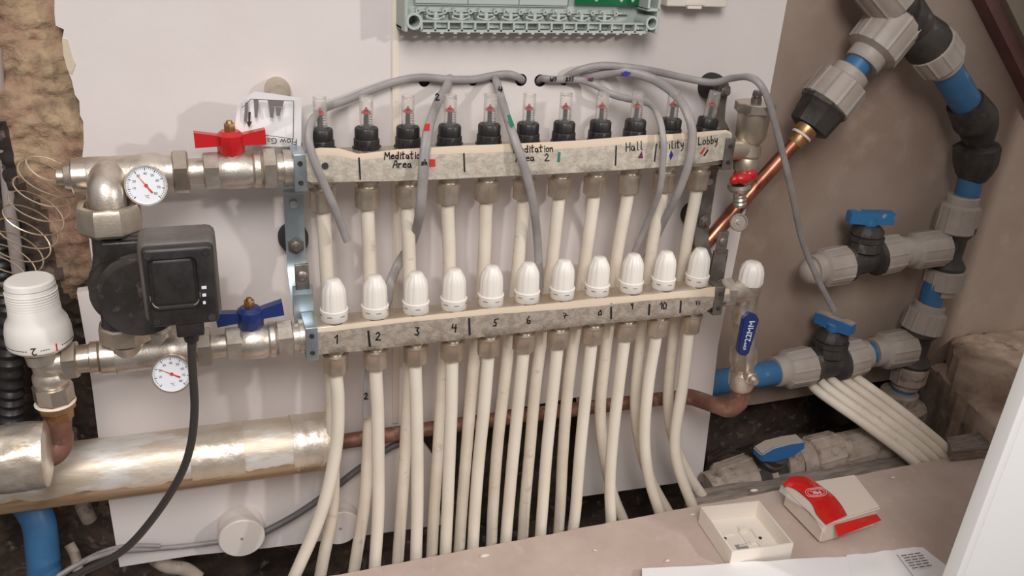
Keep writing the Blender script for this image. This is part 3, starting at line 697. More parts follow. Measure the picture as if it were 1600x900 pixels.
# thermometers
def dial(cpx, cpy, Yc, rpx, label, back, ang, rollv):
    c = at(cpx, cpy, Yc); r = rpx * mpp(c); n = Vector((-.10, -1, .26)).normalized()
    xd = Vector((1, 0, 0)); xd = (xd - n * xd.dot(n)).normalized(); yd = n.cross(xd); yd = -yd if yd.z < 0 else yd
    cr_, sr_ = math.cos(rollv), math.sin(rollv); xd, yd = xd * cr_ + yd * sr_, yd * cr_ - xd * sr_
    th = thing('dial_thermometer', c + n * -.008, label, 'thermometer', 'dial thermometers on the pump headers')
    mb = MB(); mb.lathe(c - n * .012, c, [(0, r * .8), (.1, r * .97), (.85, r * 1.0), (1, r), (1, r * .92), (.7, r * .92)], seg=48, ref=yd, capB=False)
    mb.lathe(back, c - n * .011, [(0, .006), (1, .006)], seg=20); cs = mb.build('case', m_nickel, th)
    mb = MB(); mb.lathe(c - n * .003, c - n * .0018, [(0, r * .92), (1, r * .92)], seg=48); df = mb.build('dial_face', m_dial, th)
    mb = MB()
    for k in range(41):
        a = math.radians(225 - 270 * k / 40); d = xd * math.cos(a) + yd * math.sin(a); t_ = n.cross(d)
        l = .80 if k % 5 else .74; w = .00022 if k % 5 else .0004
        p0 = c - n * .0017 + d * r * l; p1 = c - n * .0017 + d * r * .88
        mb.prism([p0 - t_ * w, p1 - t_ * w, p1 + t_ * w, p0 + t_ * w], n * .0002)
    for k in range(9):
        a = math.radians(225 - 270 * k / 8); d = xd * math.cos(a) + yd * math.sin(a)
        if k: mb.bm.from_mesh(text_me(str(k * 10), r * .17, c - n * .0016 + d * r * .58, xd, yd))
    mb.bm.from_mesh(text_me('°C', r * .2, c - n * .0016 - yd * r * .55, xd, yd))
    mb.build('scale', m_printd, df, smooth=False)
    mb = MB(); a = math.radians(ang); d = xd * math.cos(a) + yd * math.sin(a); t_ = n.cross(d); o = c - n * .0012
    mb.prism([o - d * r * .45 - t_ * r * .05, o - d * r * .1 - t_ * r * .03, o + d * r * .78, o - d * r * .1 + t_ * r * .03, o - d * r * .45 + t_ * r * .05], n * .0004)
    mb.lathe(o, o + n * .0012, [(0, r * .09), (1, r * .07)], seg=16)
    mb.build('needle', m_inkred, th, smooth=False)
def text_me(body, size, pos, xd, yd):
    mb = text_mesh(body, size, None, pos, xd, yd, None, off=.0001); me = bpy.data.meshes.new('t'); mb.bm.to_mesh(me); mb.bm.free(); return me
dial(228, 290, -.118, 32, 'round dial thermometer on the upper header, its dial left of the red handled valve', Vector((xs(240, 275, YU), YU - .02, zU)), 125, 0)
dial(268, 585, -.150, 30.5, 'round dial thermometer on the lower header, beside the black pump cable', Vector((xs(275, 560, YL), YL - .02, zL)), 152, 0)

# thermostatic valve on the far left
YT = YL
tx = at(78, 580, YT).x
zt0 = at(40, 436, YT).z; zt1 = at(62, 545, YT).z
th = thing('thermostatic_valve', Vector((tx, YT, zt1 - .06)), 'white thermostatic valve head on a nickel and brass valve at the far left', 'valve')
H_ = zt0 - zt1; A_ = Vector((at(65, 545, YT).x, YT, zt1)); txh = A_.x
mb = MB(); mb.lathe(A_, A_ + up * H_, [(0, .018), (.02, .024), (.10, .0315), (.14, .0325), (.30, .0320), (.42, .0300), (.52, .0255), (.88, .0240), (.90, .0232), (.92, .0243), (.98, .0232), (1, .021), (1, 0)], seg=120,
         mod=lambda a, t: 1 - (.06 if (.53 < t < .87 and math.cos(6 * a + .6) < .75) else 0))
for k in range(9):   # cooling fins
    z_ = A_.z + H_ * (.54 + k * .037)
    mb.lathe((txh, YT, z_), (txh, YT, z_ + H_ * .016), [(0, .0240), (.2, .0250), (.8, .0250), (1, .0240)], seg=60)
hdm = mb.build('thermostat_head', m_trv, th, sharp=30)
mb = MB()
for k in range(40):
    a = -PI * .97 + k * PI * .95 / 40; d = Vector((math.cos(a), math.sin(a), 0)); t_ = Vector((-d.y, d.x, 0))
    if min(abs(a + 1.62), abs(a + .95)) < .16: continue
    p_ = A_ + up * (H_ * .155) + d * .0324
    mb.prism([p_ - t_ * .0008, p_ + t_ * .0008, p_ + t_ * .0008 + up * .0008, p_ - t_ * .0008 + up * .0008], d * .0003)
mb.build('scale_mark', m_printd, hdm, smooth=False)
for s_, a in (('2', -1.62), ('1', -.95)):
    d = Vector((math.cos(a), math.sin(a), 0)); t_ = Vector((-d.y, d.x, 0))
    mb = text_mesh(s_, .012, None, A_ + up * (H_ * .165) + d * .0327, -t_, Vector((0, 0, -1)), None, off=.0004); mb.build('scale_number', m_inkred if s_ == '1' else m_printd, hdm, smooth=False)
mb = MB(); z1_ = at(72, 600, YT).z; z2_ = at(76, 626, YT).z; z3_ = at(80, 655, YT).z
mb.lathe((txh, YT, zt1 - .002), (tx, YT, zt1 - .030), [(0, .018), (.4, .018), (.45, .0155), (1, .0155)], seg=36)
mb.lathe((tx, YT, zt1 - .028), (tx, YT, z1_), [(0, .0165), (.3, .0185), (.8, .0185), (1, .0165)], seg=36)
mb.lathe((tx, YT, zz), (X_[0] + .003, YL, zz), [(0, .016), (1, .016)], seg=30)
mb.build('valve_body', m_cast, th)
mb = MB(); mb.lathe((tx, YT, z1_), (tx, YT, z2_), [(0, .0175), (.08, .0205), (.9, .0205), (1, .0185)], seg=8); mb.build('union_nut', m_nickel, th)
mb = MB(); mb.lathe((tx, YT, z2_ + .001), (tx + .001, YT, z3_), [(0, .0185), (.12, .0200), (.5, .019), (.6, .016), (1, .015)], seg=8); mb.build('brass_nut', m_brass, th)
mb = MB(); mb.lathe((tx, YT, z2_ - .0005), (tx, YT, z2_ - .004), [(0, .0195), (.5, .0212), (1, .0195)], seg=30); mb.build('sealing_tape', m_thread, th)
mb = MB(); mb.tube([(tx, YT, z3_ + .004), at(90, 672, YT), at(93, 690, YT), at(84, 706, YT - .006), at(62, 715, YT - .012)], .0145, seg=24)
solo(mb, 'copper_elbow', m_copperd, 'brown copper elbow bending from the thermostatic valve into the foil roll', 'pipe')
# capillary coil
mb = MB(); pts = []
path = [at(90, 272, -.075), at(74, 280, -.06), at(62, 318, -.04), at(48, 352, -.03), at(30, 385, -.03), at(12, 415, -.03), at(-8, 440, -.04)]
n = 260
for k in range(n + 1):
    s = k / n * (len(path) - 1); i = min(int(s), len(path) - 2); t = s - i; c = path[i].lerp(path[i + 1], t)
    amp = .034 * min(1, k / 14, (n - k) / 10 + .3); a = k / n * 2 * PI * 9.5
    ax = Vector((.55, .1, -.25)).normalized()
    # loops lie roughly at right angles to the run of the coil
    e1 = Vector((.72, 0, -.52)); e2 = Vector((-.45, -.75, -.45)).normalized()
    pts.append(c + e1 * amp * math.cos(a) + e2 * amp * .55 * math.sin(a))
mb.tube(pts, .00085, seg=6, smooth=False)
solo(mb, 'capillary_coil', m_wire, 'thin coiled capillary wire hanging left of the upper header', 'wire')

# foil insulated pipes
YI = -.048
b_1 = at(514, 687, YI); a_ = b_1 + (at(-60, 760, YI) - b_1) * 1.35; ii = (b_1 - a_)
mb = MB(); N = 60
for k in range(N): pass
mb.lathe(a_, b_1, [(k / 60, .0375 + .0006 * noise.noise(Vector((k * .7, 0, 0)))) for k in range(61)], seg=60, mod=lambda a, t: 1 + .018 * noise.noise(Vector((math.cos(a) * 1.5, math.sin(a) * 1.5, t * 14))), capB=False)
mb.lathe(b_1 - ii.normalized() * .0005, b_1 + ii.normalized() * .0002, [(0, .0375), (1, .0375), (1, .034)], seg=60, capA=False, capB=False)
IP = props(mb.build('insulated_pipe', m_insul, sharp=60), 'long foil faced insulated pipe running across the lower left', 'pipe')
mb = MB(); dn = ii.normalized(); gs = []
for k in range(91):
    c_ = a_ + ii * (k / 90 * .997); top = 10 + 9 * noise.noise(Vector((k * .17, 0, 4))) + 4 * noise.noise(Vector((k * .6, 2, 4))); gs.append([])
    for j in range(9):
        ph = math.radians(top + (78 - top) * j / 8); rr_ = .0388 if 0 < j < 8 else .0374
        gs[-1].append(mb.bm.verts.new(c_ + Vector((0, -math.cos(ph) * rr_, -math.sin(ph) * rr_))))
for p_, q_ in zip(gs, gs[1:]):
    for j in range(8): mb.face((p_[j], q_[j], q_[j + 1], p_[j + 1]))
mb.build('brown_strip', m_brown, IP, sharp=70)  # brown strip along the underside with a wavy upper edge
for t0, t1, nm in ((.915, .989, 'foil_tape_band'), (.70, .81, 'foil_tape_band')):
    mb = MB(); mb.lathe(a_ + ii * t0, a_ + ii * t1, [(k / 16, .0384 + .0005 * noise.noise(Vector((k, t0 * 50, 0)))) for k in range(17)], seg=60, capA=False, capB=False, mod=lambda a, t: 1 + .018 * noise.noise(Vector((math.cos(a) * 3, math.sin(a) * 3, t * 8))))
    mb.build(nm, m_foil2, IP, sharp=70)
mb = MB(); mb.lathe(b_1 - ii.normalized() * .004, b_1 - ii.normalized() * .0003, [(0, .034), (1, .036)], seg=40); mb.build('insulation_core', m_insend, IP)
YI2 = -.15
mb = MB(); A2, B2 = at(-190, 740, YI2), at(77, 709, YI2)
mb.lathe(A2, B2, [(0, .034)] + [(k / 30, .036 + .0015 * noise.noise(Vector((k, 1, 2)))) for k in range(1, 29)] + [(.985, .035), (1, .028), (1, 0)], seg=70,
         mod=lambda a, t: 1 + .05 * noise.noise(Vector((math.cos(a) * 2.5, math.sin(a) * 2.5, t * 9))) + .03 * noise.noise(Vector((math.cos(a) * 7, math.sin(a) * 7, t * 25))))
solo(mb, 'foil_wrapped_pipe', m_foil, 'short pipe end wrapped in crumpled silver foil at the left edge', 'pipe', sharp=25)

# brackets
def strap(Xc, w, prof, th=.0022):
    mb = MB(); n = len(prof)
    P = [Vector((0, y, z)) for y, z in prof]; off = []
    for i in range(n):
        t = (P[min(i + 1, n - 1)] - P[max(i - 1, 0)]).normalized(); off.append(Vector((0, -t.z, t.y)) * th)
    a = [mb.bm.verts.new((Xc - w, p.y, p.z)) for p in P]; b = [mb.bm.verts.new((Xc + w, p.y, p.z)) for p in P]
    c = [mb.bm.verts.new((Xc - w, p.y + o.y, p.z + o.z)) for p, o in zip(P, off)]; d = [mb.bm.verts.new((Xc + w, p.y + o.y, p.z + o.z)) for p, o in zip(P, off)]
    for i in range(n - 1):
        mb.face((a[i], b[i], b[i + 1], a[i + 1])); mb.face((c[i], c[i + 1], d[i + 1], d[i])); mb.face((a[i], a[i + 1], c[i + 1], c[i])); mb.face((b[i], d[i], d[i + 1], b[i + 1]))
    mb.face((a[0], c[0], d[0], b[0])); mb.face((a[-1], b[-1], d[-1], c[-1])); return mb
def bracket(pxs, label, mat, bar_u, bar_l, zbolt, ztop, cx_, Xc, sgn):
    th = thing('mounting_bracket', Vector((Xc, -.02, zL)), label, 'bracket')
    zt_ = ztop
    prof = [(-.030, zt_ + .008), (-.030, zt_ - .025), (-.033, zU + .030), (-.046, zU + .022), (-.048, zU - .028), (-.046, zU - .034), (-.036, zU - .038), (-.034, zU - .044),
            (-.034, zbolt - .018), (-.040, zbolt - .034), (-.060, zbolt - .056), (-.078, zbolt - .072), (-.087, zL + .055), (-.089, zL + .03), (-.089, zL - .027)]
    mb = strap(Xc, .0115, prof if mat is not m_zinc else [(-.030, zt_ - .016), (-.030, zt_ - .028)] + prof[2:]); st = mb.build('strap', mat, th, sharp=50)
    # slot and pressed rib shown on the strap
    for zz_ in ((zbolt,) if mat is m_zinc else (zbolt, zt_)):
        mb = MB(); mb.lathe((Xc, -.0372, zz_), (Xc, -.044, zz_), [(0, .010), (.2, .0105), (.25, .0075), (.9, .0075), (1, .006)], seg=6); mb.lathe((Xc, -.044, zz_), (Xc, -.048, zz_), [(0, .0045), (1, .004)], seg=16); mb.build('bolt', m_steel, th)
    for zz_ in (zbolt, zt_):
        mb = MB(); k_ = .8 if (zz_ == zt_ and sgn > 0 and mat is m_zinc) else 1
        xw = Xc - (.009 if k_ < 1 else 0); zw = zz_ - (.009 if k_ < 1 else 0)
        mb.lathe((xw, -.0005, zw), (xw, -.029 * k_ , zw), [(0, .018 * k_), (.3, .0185 * k_), (.8, .0165 * k_), (1, .012 * k_)], seg=30)
        mb.build('wall_washer' if k_ < 1 else 'rubber_buffer', m_nickel_s if k_ < 1 else m_rubber, th)
    mb = MB(); mb.lathe((Xc, -.0362, zU - .055), (Xc, -.0375, zU - .055), [(0, .0048), (1, .0048)], seg=20); mb.build('slot', m_slot, st)
    mb = MB(); zc_ = zL + .068; mb.box((Xc - .008, -.0895, zc_ - .018), (Xc + .008, -.085, zc_ + .014), .001); mb.lathe((Xc, -.089, zc_), (Xc, -.093, zc_), [(0, .0065), (.6, .0062), (1, .004)], seg=20); mb.build('screw', m_steel, st)
    # clamps gripping the bar ends
    for Yc, zc_, xx in ((YU, zU, cx_[0]), (YL, zL, cx_[1])):
        mb = MB(); hh = (zut - zub) / 2
        mb.box((xx - .008, Yc - .024, zc_ - hh - .003), (xx + .006, Yc - .0195, zc_ + hh + .003), .001)
        mb.box((xx - .008, Yc - .022, zc_ + hh + .0005), (xx + .006, Yc + .02, zc_ + hh + .003), .0008); mb.box((xx - .008, Yc - .022, zc_ - hh - .003), (xx + .006, Yc + .02, zc_ - hh - .0005), .0008)
        cl = mb.build('clamp', mat, th)
        mb = MB()
        for s_ in (-1, 1): mb.lathe((xx - .001, Yc - .024, zc_ + s_ * .011), (xx - .001, Yc - .026, zc_ + s_ * .011), [(0, .003), (1, .0026)], seg=16)
        mb.build('rivet', m_blackd, cl)
    return th
Xb = at(463, 385, -.04).x; zb_ = at(465, 385, -.04).z
bracket(None, 'pale zinc manifold bracket left of the two manifolds', m_zinc, 0, 0, zb_, at(436, 135, -.03).z, (Xb + .004, Xb + .004), Xb, 1)
Xb2 = at(1100, 345, -.036).x
bracket(None, 'dull grey manifold bracket behind the right ends of the manifolds', m_steel, 0, 0, at(1100, 345, -.036).z, at(1116, 142, -.036).z, (at(1140, 240, -.093).x, at(1122, 480, -.132).x), Xb2, 1)

# paper tag
th = thing('paper_tag', at(420, 190, -0.051), 'curled white paper instruction tag showing gauges, behind the red handle', 'tag')
poly = [(371, 172), (373, 160), (398, 143), (430, 146), (472, 153), (471, 190), (470, 229), (430, 229), (390, 228), (368, 226)]
mb = MB()
cols = [((371, 165), (364, 224), -0.060), ((384, 151), (378, 227), -0.055), ((398, 143), (394, 228), -0.052), ((425, 146), (420, 229), -0.050), ((450, 150), (447, 229), -0.051), ((472, 153), (470, 229), -0.056)]
gA = []
for (a, b, y) in cols:
    A1, B1 = at(*a, y), at(*b, y); gA.append([mb.bm.verts.new(A1.lerp(B1, k / 6) + Vector((0, .002 * math.sin(k), 0))) for k in range(7)])
for p_, q_ in zip(gA, gA[1:]):
    for k in range(6): mb.face((p_[k], q_[k], q_[k + 1], p_[k + 1]))
tg = mb.build('sheet', m_paper, th, sharp=80)
Yp = -.0600
def px_poly(mb, poly, Y): mb.prism([at(x, y, Y) for x, y in poly], (0, .0003, 0))
mb = MB()
for pl in ([(396, 155), (404, 155), (404, 165), (402, 184), (398, 184), (397, 165)], [(418, 156), (444, 158), (441, 167), (420, 166)], [(420, 166), (429, 167), (427, 184), (422, 184)], [(431, 167), (440, 168), (437, 181), (432, 181)], [(383, 160), (388, 160), (386, 190), (381, 190)]): px_poly(mb, pl, Yp)
mb.build('printed_gauges', m_print, tg, smooth=False)
mb = MB(); px_poly(mb, [(388, 175), (392, 175), (391, 190), (394, 190), (389, 199), (385, 190), (388, 190)], Yp - .0002)
for s0, s1 in (((379, 168), (392, 155)), ((392, 155), (459, 158)), ((459, 158), (458, 217)), ((458, 217), (412, 211))):
    d0, d1 = at(*s0, Yp), at(*s1, Yp); stroke(mb, [d0, d1], .0003)
mb.build('printed_outline', m_printd, tg, smooth=False)
text_mesh('Flow Gauge', .0098, None, at(431, 220, -.0605), Vector((-1, 0, .08)), Vector((0, 0, -1)), None).build('lettering', m_printd, tg, smooth=False)

# ================================================================== cables on the board
def cable(pp, w, t, label, mat=m_cable, name='cable', seg=14, marks=None, up_=(0, -1, 0)):
    mb = MB(); mb.tube([at(*p) for p in pp], t, w, seg=seg, up=up_, sub=8)
    return props(mb.build(name, mat, sharp=60), label, 'cable', 'grey cables on the board')
cA = cable([(818, 128, .008), (812, 122, -.006), (795, 116, -.010), (772, 118, -.008), (740, 124, -.008), (700, 124, -.010), (660, 121, -.008), (625, 126, -.008), (590, 137, -.010), (545, 155, -.016), (510, 168, -.035), (490, 185, -.085),
            (482, 210, -.100), (487, 240, -.106), (505, 285, -.104), (525, 330, -.100), (543, 377, -.096)], .0048, .0032, 'grey cable from the centre hole running left and hanging over the upper manifold start')
cB = cable([(704, 128, .008), (702, 124, -.006), (697, 138, -.020), (684, 160, -.04), (670, 200, -.085), (663, 245, -.101), (660, 290, -.104), (656, 335, -.100), (645, 375, -.060), (624, 410, -.044), (611, 440, -.060), (605, 470, -.080), (590, 520, -.086), (577, 580, -.088), (574, 620, -.088), (573, 652, -.088)], .0062, .0032, 'grey cable marked 2 hanging in front of the third and fourth gauges')
cC = cable([(775, 128, .008), (774, 122, -.006), (776, 128, -.018), (785, 160, -.045), (798, 200, -.085), (812, 240, -.102), (826, 285, -.104), (835, 330, -.100), (840, 380, -.085), (843, 450, -.086)], .0055, .0032, 'grey cable marked 4 hanging in front of the fifth and sixth gauges')
cD = cable([(840, 130, .008), (846, 123, -.005), (862, 124, -.011), (905, 125, -.013), (930, 133, -.02), (955, 147, -.035), (985, 155, -.042), (1010, 160, -.050), (1028, 180, -.085), (1036, 215, -.103), (1036, 250, -.106), (1030, 300, -.10), (1010, 350, -.075), (988, 402, -.06)], .0046, .003, 'grey cable with a purple mark arching down in front of the tenth gauge')
cE = cable([(906, 121, -.006), (925, 119, -.012), (960, 112, -.02), (990, 114, -.028), (1025, 126, -.045), (1055, 148, -.07), (1073, 175, -.095), (1082, 210, -.106), (1076, 255, -.108), (1060, 300, -.100), (1035, 350, -.075), (1010, 402, -.06)], .0060, .0034, 'wide grey cable with a blue diamond mark arching over the tenth gauge')
cF = cable([(878, 130, .008), (884, 121, -.006), (905, 110, -.018), (935, 103, -.022), (970, 104, -.022), (1020, 111, -.022), (1080, 124, -.030), (1115, 129, -.045), (1145, 122, -.06), (1172, 121, -.085), (1190, 135, -.100), (1203, 165, -.104), (1218, 220, -.100), (1235, 290, -.085), (1252, 370, -.05), (1275, 430, -.035), (1303, 485, -.02)], .0048, .0034, 'long grey cable looping right over the air vent and hanging down the plaster wall')
def cmark(par, poly, Y, m, nm='marker_patch'): patch(poly, m, par, Y, nm)
cmark(cB, [(664, 194), (672, 193), (671, 204), (662, 204)], -.0925, m_inkred)
cmark(cC, [(792, 180), (797, 179), (804, 196), (799, 199)], -.0905, m_inkgreen)
cmark(cE, [(970, 115), (978, 111), (987, 114), (979, 119)], -.030, m_inkblue)
cmark(cD, [(917, 123), (928, 121), (926, 128)], -.0215, m_inkpurple)
word(cB, '2', 680, 157, 11, -.0455, w=.0008); word(cC, '4', 779, 145, 10, -.036, w=.0008); word(cB, '2', 569, 624, 10, -.0925, w=.0008); word(cD, 'WS', 860, 127, 7, -.0165); word(cD, '8SS', 884, 127, 7, -.0175); word(cB, 'sh', 658, 258, 9, -.1065)

# ================================================================== wiring enclosure
YEf = -.045
ex0, ex1 = at(632, 50, YEf).x, at(1028, 50, YEf).x; ez0 = at(830, 50, YEf).z; ez1 = ez0 + .20
EN = thing('wiring_enclosure', Vector(((ex0 + ex1) / 2, 0, ez0)), 'open grey green wiring enclosure with a green circuit board at the top of the wall', 'enclosure')
mb = MB(); mb.box((ex0 + .004, -.012, ez0 + .002), (ex1 - .004, -.0005, ez1), .001)
mb.box((ex0, YEf, ez0 - .001), (ex0 + .004, -.0005, ez1), .001); mb.box((ex1 - .004, YEf, ez0 - .001), (ex1, -.0005, ez1), .001)
mb.box((ex0, -.03, ez0 - .001), (ex1, -.0005, ez0 + .003), .0005)
mb.build('case', m_encl, EN)
mb = MB(); nC = 18; wx0, wx1 = ex0 + .020, ex1 - .016; cw = (wx1 - wx0) / nC; zr = ez0 + .0105
mb.box((wx0, YEf + .002, zr - .001), (wx1, YEf + .011, zr + .0005)); mb.box((wx0, YEf + .011, ez0 + .002), (wx1, YEf + .0125, zr + .0005)); mb.box((wx0, YEf, ez0 - .001), (wx1, YEf + .0016, ez0 + .002))
for k in range(nC + 1): mb.box((wx0 + k * cw - .0011, YEf, ez0), (wx0 + k * cw + .0011, YEf + .0115, zr))
for k in range(nC):
    if k % 2: mb.box((wx0 + k * cw, YEf + .007, ez0 + .003), (wx0 + (k + 1) * cw, YEf + .0115, zr))
    mb.box((wx0 + (k + .5) * cw - .002, YEf - .0006, ez0 - .0028), (wx0 + (k + .5) * cw + .002, YEf + .006, ez0 - .0005))
mb.build('cable_entry_grid', m_encl, EN, smooth=False)
for xx, zz_, rr in ((ex0 + .011, ez0 + .011, .0095), (ex1 - .010, ez0 + .012, .0085)):
    mb = MB(); mb.lathe((xx, -.010, zz_), (xx, YEf - .001, zz_), [(0, rr), (1, rr), (1, rr * .68), (.2, rr * .62)], seg=32, capB=True); mb.build('screw_post', m_encl, EN)
mb = MB(); mb.box((ex1 - .018, YEf, ez0 + .028), (ex1 - .015, -.012, ez0 + .05)); mb.box((ex1 - .018, YEf, ez0 + .026), (ex1 - .002, -.012, ez0 + .029))
mb.build('corner_wall', m_encl, EN)
mb = MB()
for k in range(8):
    xc = ex0 + .040 + k * (ex1 - ex0 - .09) / 7.6; zl_ = ez0 + .0125; yl_ = -.030
    mb.box((xc - .011, yl_, zl_ + .004), (xc + .011, yl_ + .003, zl_ + .0055)); mb.tube([(xc - .011, yl_, zl_ + .0015), (xc, yl_ - .004, zl_ - .0005), (xc + .011, yl_, zl_ + .0025)], .0009, seg=8)
    mb.box((xc - .002, yl_ - .001, zl_), (xc + .002, -.012, zl_ + .007)); mb.box((xc - .011, yl_, zl_), (xc - .009, -.012, zl_ + .005)); mb.box((xc + .009, yl_, zl_), (xc + .011, -.012, zl_ + .005))
mb.build('cable_tie_loop', m_encl2, EN)
mb = MB(); mb.box((ex0 + .012, -.0175, ez0 + .0185), (ex1 - .03, -.0119, ez0 + .0205))
for k in range(17):
    xc = ex0 + .022 + (k // 2) * (ex1 - ex0 - .07) / 8 + (k % 2) * .0125; mb.lathe((xc, -.012, ez0 + .0195), (xc, -.020, ez0 + .0195), [(0, .0036), (1, .0030), (1, .0014), (.3, .0012)], seg=14)
mb.build('peg_rail', m_encl2, EN)
mb = MB(); mb.box((ex0 + .018, -.016, ez0 + .0255), (ex0 + .017 + (ex1 - ex0) * .60, -.0121, ez1 - .01), .0006)
cv = mb.build('terminal_cover', m_encl, EN)
mb = MB(); 
for k in range(4): xx = ex0 + .0185 + k * (ex1 - ex0) * .60 / 3.03; mb.box((xx, -.0164, ez0 + .027), (xx + .0006, -.0159, ez1 - .02))
mb.box((ex0 + .0185, -.0164, ez0 + .027), (ex0 + .0165 + (ex1 - ex0) * .60, -.0159, ez0 + .0276)); mb.build('panel_line', m_printd, cv)
px0, px1 = at(898, 5, -.02).x, at(997, 5, -.02).x; pzb = at(950, 8, -.02).z
mb = MB(); mb.box((px0, -.022, pzb), (px1, -.020, ez1 - .01), .0003); pc = mb.build('circuit_board', m_pcb, EN)
mb = MB()
for dx in (.028, .062, .078): mb.lathe((px0 + dx, -.022, pzb + .006), (px0 + dx, -.0232, pzb + .006), [(0, .0022), (1, .001)], seg=12)
mb.build('solder_joint', m_solder, pc)
mb = MB(); sx0, sx1 = at(1042, 10, -.022).x, at(1136, 10, -.022).x; sz = at(1088, 11, -.022).z
mb.box((sx0, -.022, sz), (sx1, -.0003, sz + .09), .002); mb.box(((sx0 + sx1) / 2 - .014, -.0235, sz - .0025), ((sx0 + sx1) / 2 + .006, -.018, sz + .001), .0006)
mb.box(((sx0 + sx1) / 2 - .018, -.0235, sz + .002), ((sx0 + sx1) / 2 + .01, -.0215, sz + .012), .0006)
solo(mb, 'surface_box', m_wplast, 'small white plastic box on the wall right of the wiring enclosure', 'box')

# ================================================================== right end: air vent, drain, lever valve
YV = YU
vx = at(1165, 260, YV).x
zs = {k: at(1168, k, YV).z for k in (142, 160, 175, 186, 225, 232, 265, 275, 300)}
V = lambda z: Vector((vx, YV, z))
va = thing('air_vent', V(zs[275]), 'tall nickel automatic air vent at the right end of the upper manifold', 'valve')
mb = MB(); mb.lathe(V(zs[225]), V(zs[175]), [(0, .012), (.1, .0165), (.25, .0205), (.9, .0215), (1, .0215)], seg=40)
mb.lathe(V(zs[265]), V(zs[225]), [(0, .0165), (.3, .018), (.5, .0150), (.6, .0175), (1, .0165)], seg=30)
mb.lathe(V((zU)), Vector((at(1138, 228, YU).x, YU, zU)), [(0, .015), (1, .015)], seg=30)
mb.build('vent_body', m_nickel_s, va)
mb = MB(); mb.lathe(V(zs[175]), V(zs[160]), [(0, .026), (.1, .0275), (.9, .0275), (1, .026)], seg=8); mb.build('top_nut', m_nickel, va)
mb = MB(); mb.lathe(V(zs[160]), V(zs[142]), [(0, .007), (.4, .007), (.45, .0055), (.6, .0065), (1, .0055)], seg=20); mb.build('bleed_screw', m_steel, va)
dz = at(1158, 300, YV - .01).z
dv = thing('drain_valve', V(zs[275] - .03), 'small drain valve with a red handle and dangling cap below the air vent', 'valve')
mb = MB(); tx_ = vx - .003; yv = YV - .004
D_ = lambda py: Vector((at(1156, py, yv).x, yv, at(1156, py, yv).z))
mb.lathe(V(zs[265]), D_(288), [(0, .0135), (.6, .0135), (1, .012)], seg=24); mb.lathe(D_(286), D_(297), [(0, .015), (.5, .0165), (1, .014)], seg=30, mod=flut(16, .05)); 
mb.lathe(D_(297), D_(322), [(0, .0085), (.25, .0085), (.3, .0095), (.45, .0085), (.55, .0098), (.7, .0085), (.8, .0098), (1, .0085)], seg=24); mb.build('drain_body', m_nickel, dv)
mb = MB(); c = at(1160, 278, yv - .014); mb.sphere(c, .0105, (1.35, 1, .75)); mb.sphere(c + Vector((.013, 0, .004)), .007, (1.3, .8, 1)); mb.sphere(c + Vector((-.010, 0, -.002)), .007, (1.3, .8, .9)); mb.build('red_handle', m_red, dv)
mb = MB(); mb.tube([D_(300) + Vector((.008, -.003, 0)), at(1159, 325, yv), at(1155, 345, yv)], .0012, seg=8); mb.build('strap', m_black, dv)
c = at(1153, 347, yv - .004); n_ = Vector((-.25, -1, .3)).normalized()
mb = MB(); mb.lathe(c, c + n_ * .006, [(0, .0125), (.8, .0128), (1, .0120), (1, .0105), (.6, .0095), (.6, .004), (1, .0035), (1, 0)], seg=36); mb.build('drain_cap', m_nickel, dv)

# lower right tee, white cap, lever valve
Yv = YL; wx = at(1165, 480, Yv).x; V2 = lambda py: Vector((wx, Yv, at(1168, py, Yv).z))
tt = thing('end_tee', V2(490), 'nickel tee with a clear white cap at the right end of the lower manifold', 'fitting')
mb = MB(); A_, B_ = Vector((at(1126, 470, YL).x, YL, zL)), Vector((wx, YL, zL))
mb.hexa(A_ - Vector((.004, 0, 0)), A_ + Vector((.014, 0, 0)), .0215, .1); mb.lathe(A_, B_, [(0, .0165), (1, .0165)], seg=32)
mb.lathe(V2(500), V2(443), [(0, .0175), (.2, .0175), (.25, .0155), (.75, .0155), (.8, .017), (1, .017)], seg=32); mb.build('tee_body', m_cast, tt)
mb = MB(); mb.lathe(V2(443), V2(410), [(0, .0165), (.12, .0180), (.55, .0172), (.8, .0148), (.95, .011), (1, .0085), (1, 0)], seg=84, mod=lambda a, t: 1 - (.05 * (math.cos(12 * a) > .4) if .05 < t < .9 else 0)); mb.build('white_cap', m_cap, tt)
lv = thing('lever_valve', V2(600), 'nickel ball valve with a dark blue lever handle reading 22MM', 'valve')
vb = [V2(498), V2(610)]; vb[1] = Vector((at(1158, 606, Yv).x, Yv, at(1158, 606, Yv).z)); wx2 = vb[1].x; vb[0] = Vector((at(1166, 500, Yv).x, Yv, V2(500).z))
mb = MB(); mb.lathe(vb[0], vb[1], [(0, .017), (.06, .0185), (.12, .0185), (.14, .015), (.35, .015), (.42, .0195), (.6, .0195), (.66, .0155), (.72, .0155), (.75, .019), (.93, .019), (1, .016)], seg=32)
ax = (vb[1] - vb[0]).normalized(); c = vb[0].lerp(vb[1], .74); mb.lathe(c + Vector((0, -.015, 0)), c + Vector((0, -.030, 0)), [(0, .009), (.6, .009), (.7, .007), (1, .007)], seg=20)
mb.lathe(c + Vector((0, -.030, 0)), c + Vector((0, -.0355, 0)), [(0, .0052), (1, .0048)], seg=6); mb.build('valve_body', m_cast, lv)
YH = -.150
hp = [(1172, 489), (1182, 492), (1187, 500), (1171, 552), (1166, 557), (1156, 555), (1153, 548), (1163, 497)]
mb = MB(); mb.prism([at(x, y, YH) for x, y in hp], (0, .008, 0)); bmesh.ops.bevel(mb.bm, geom=mb.bm.edges[:], offset=.0012, segments=2, affect='EDGES'); lh = mb.build('lever', m_blue, lv)
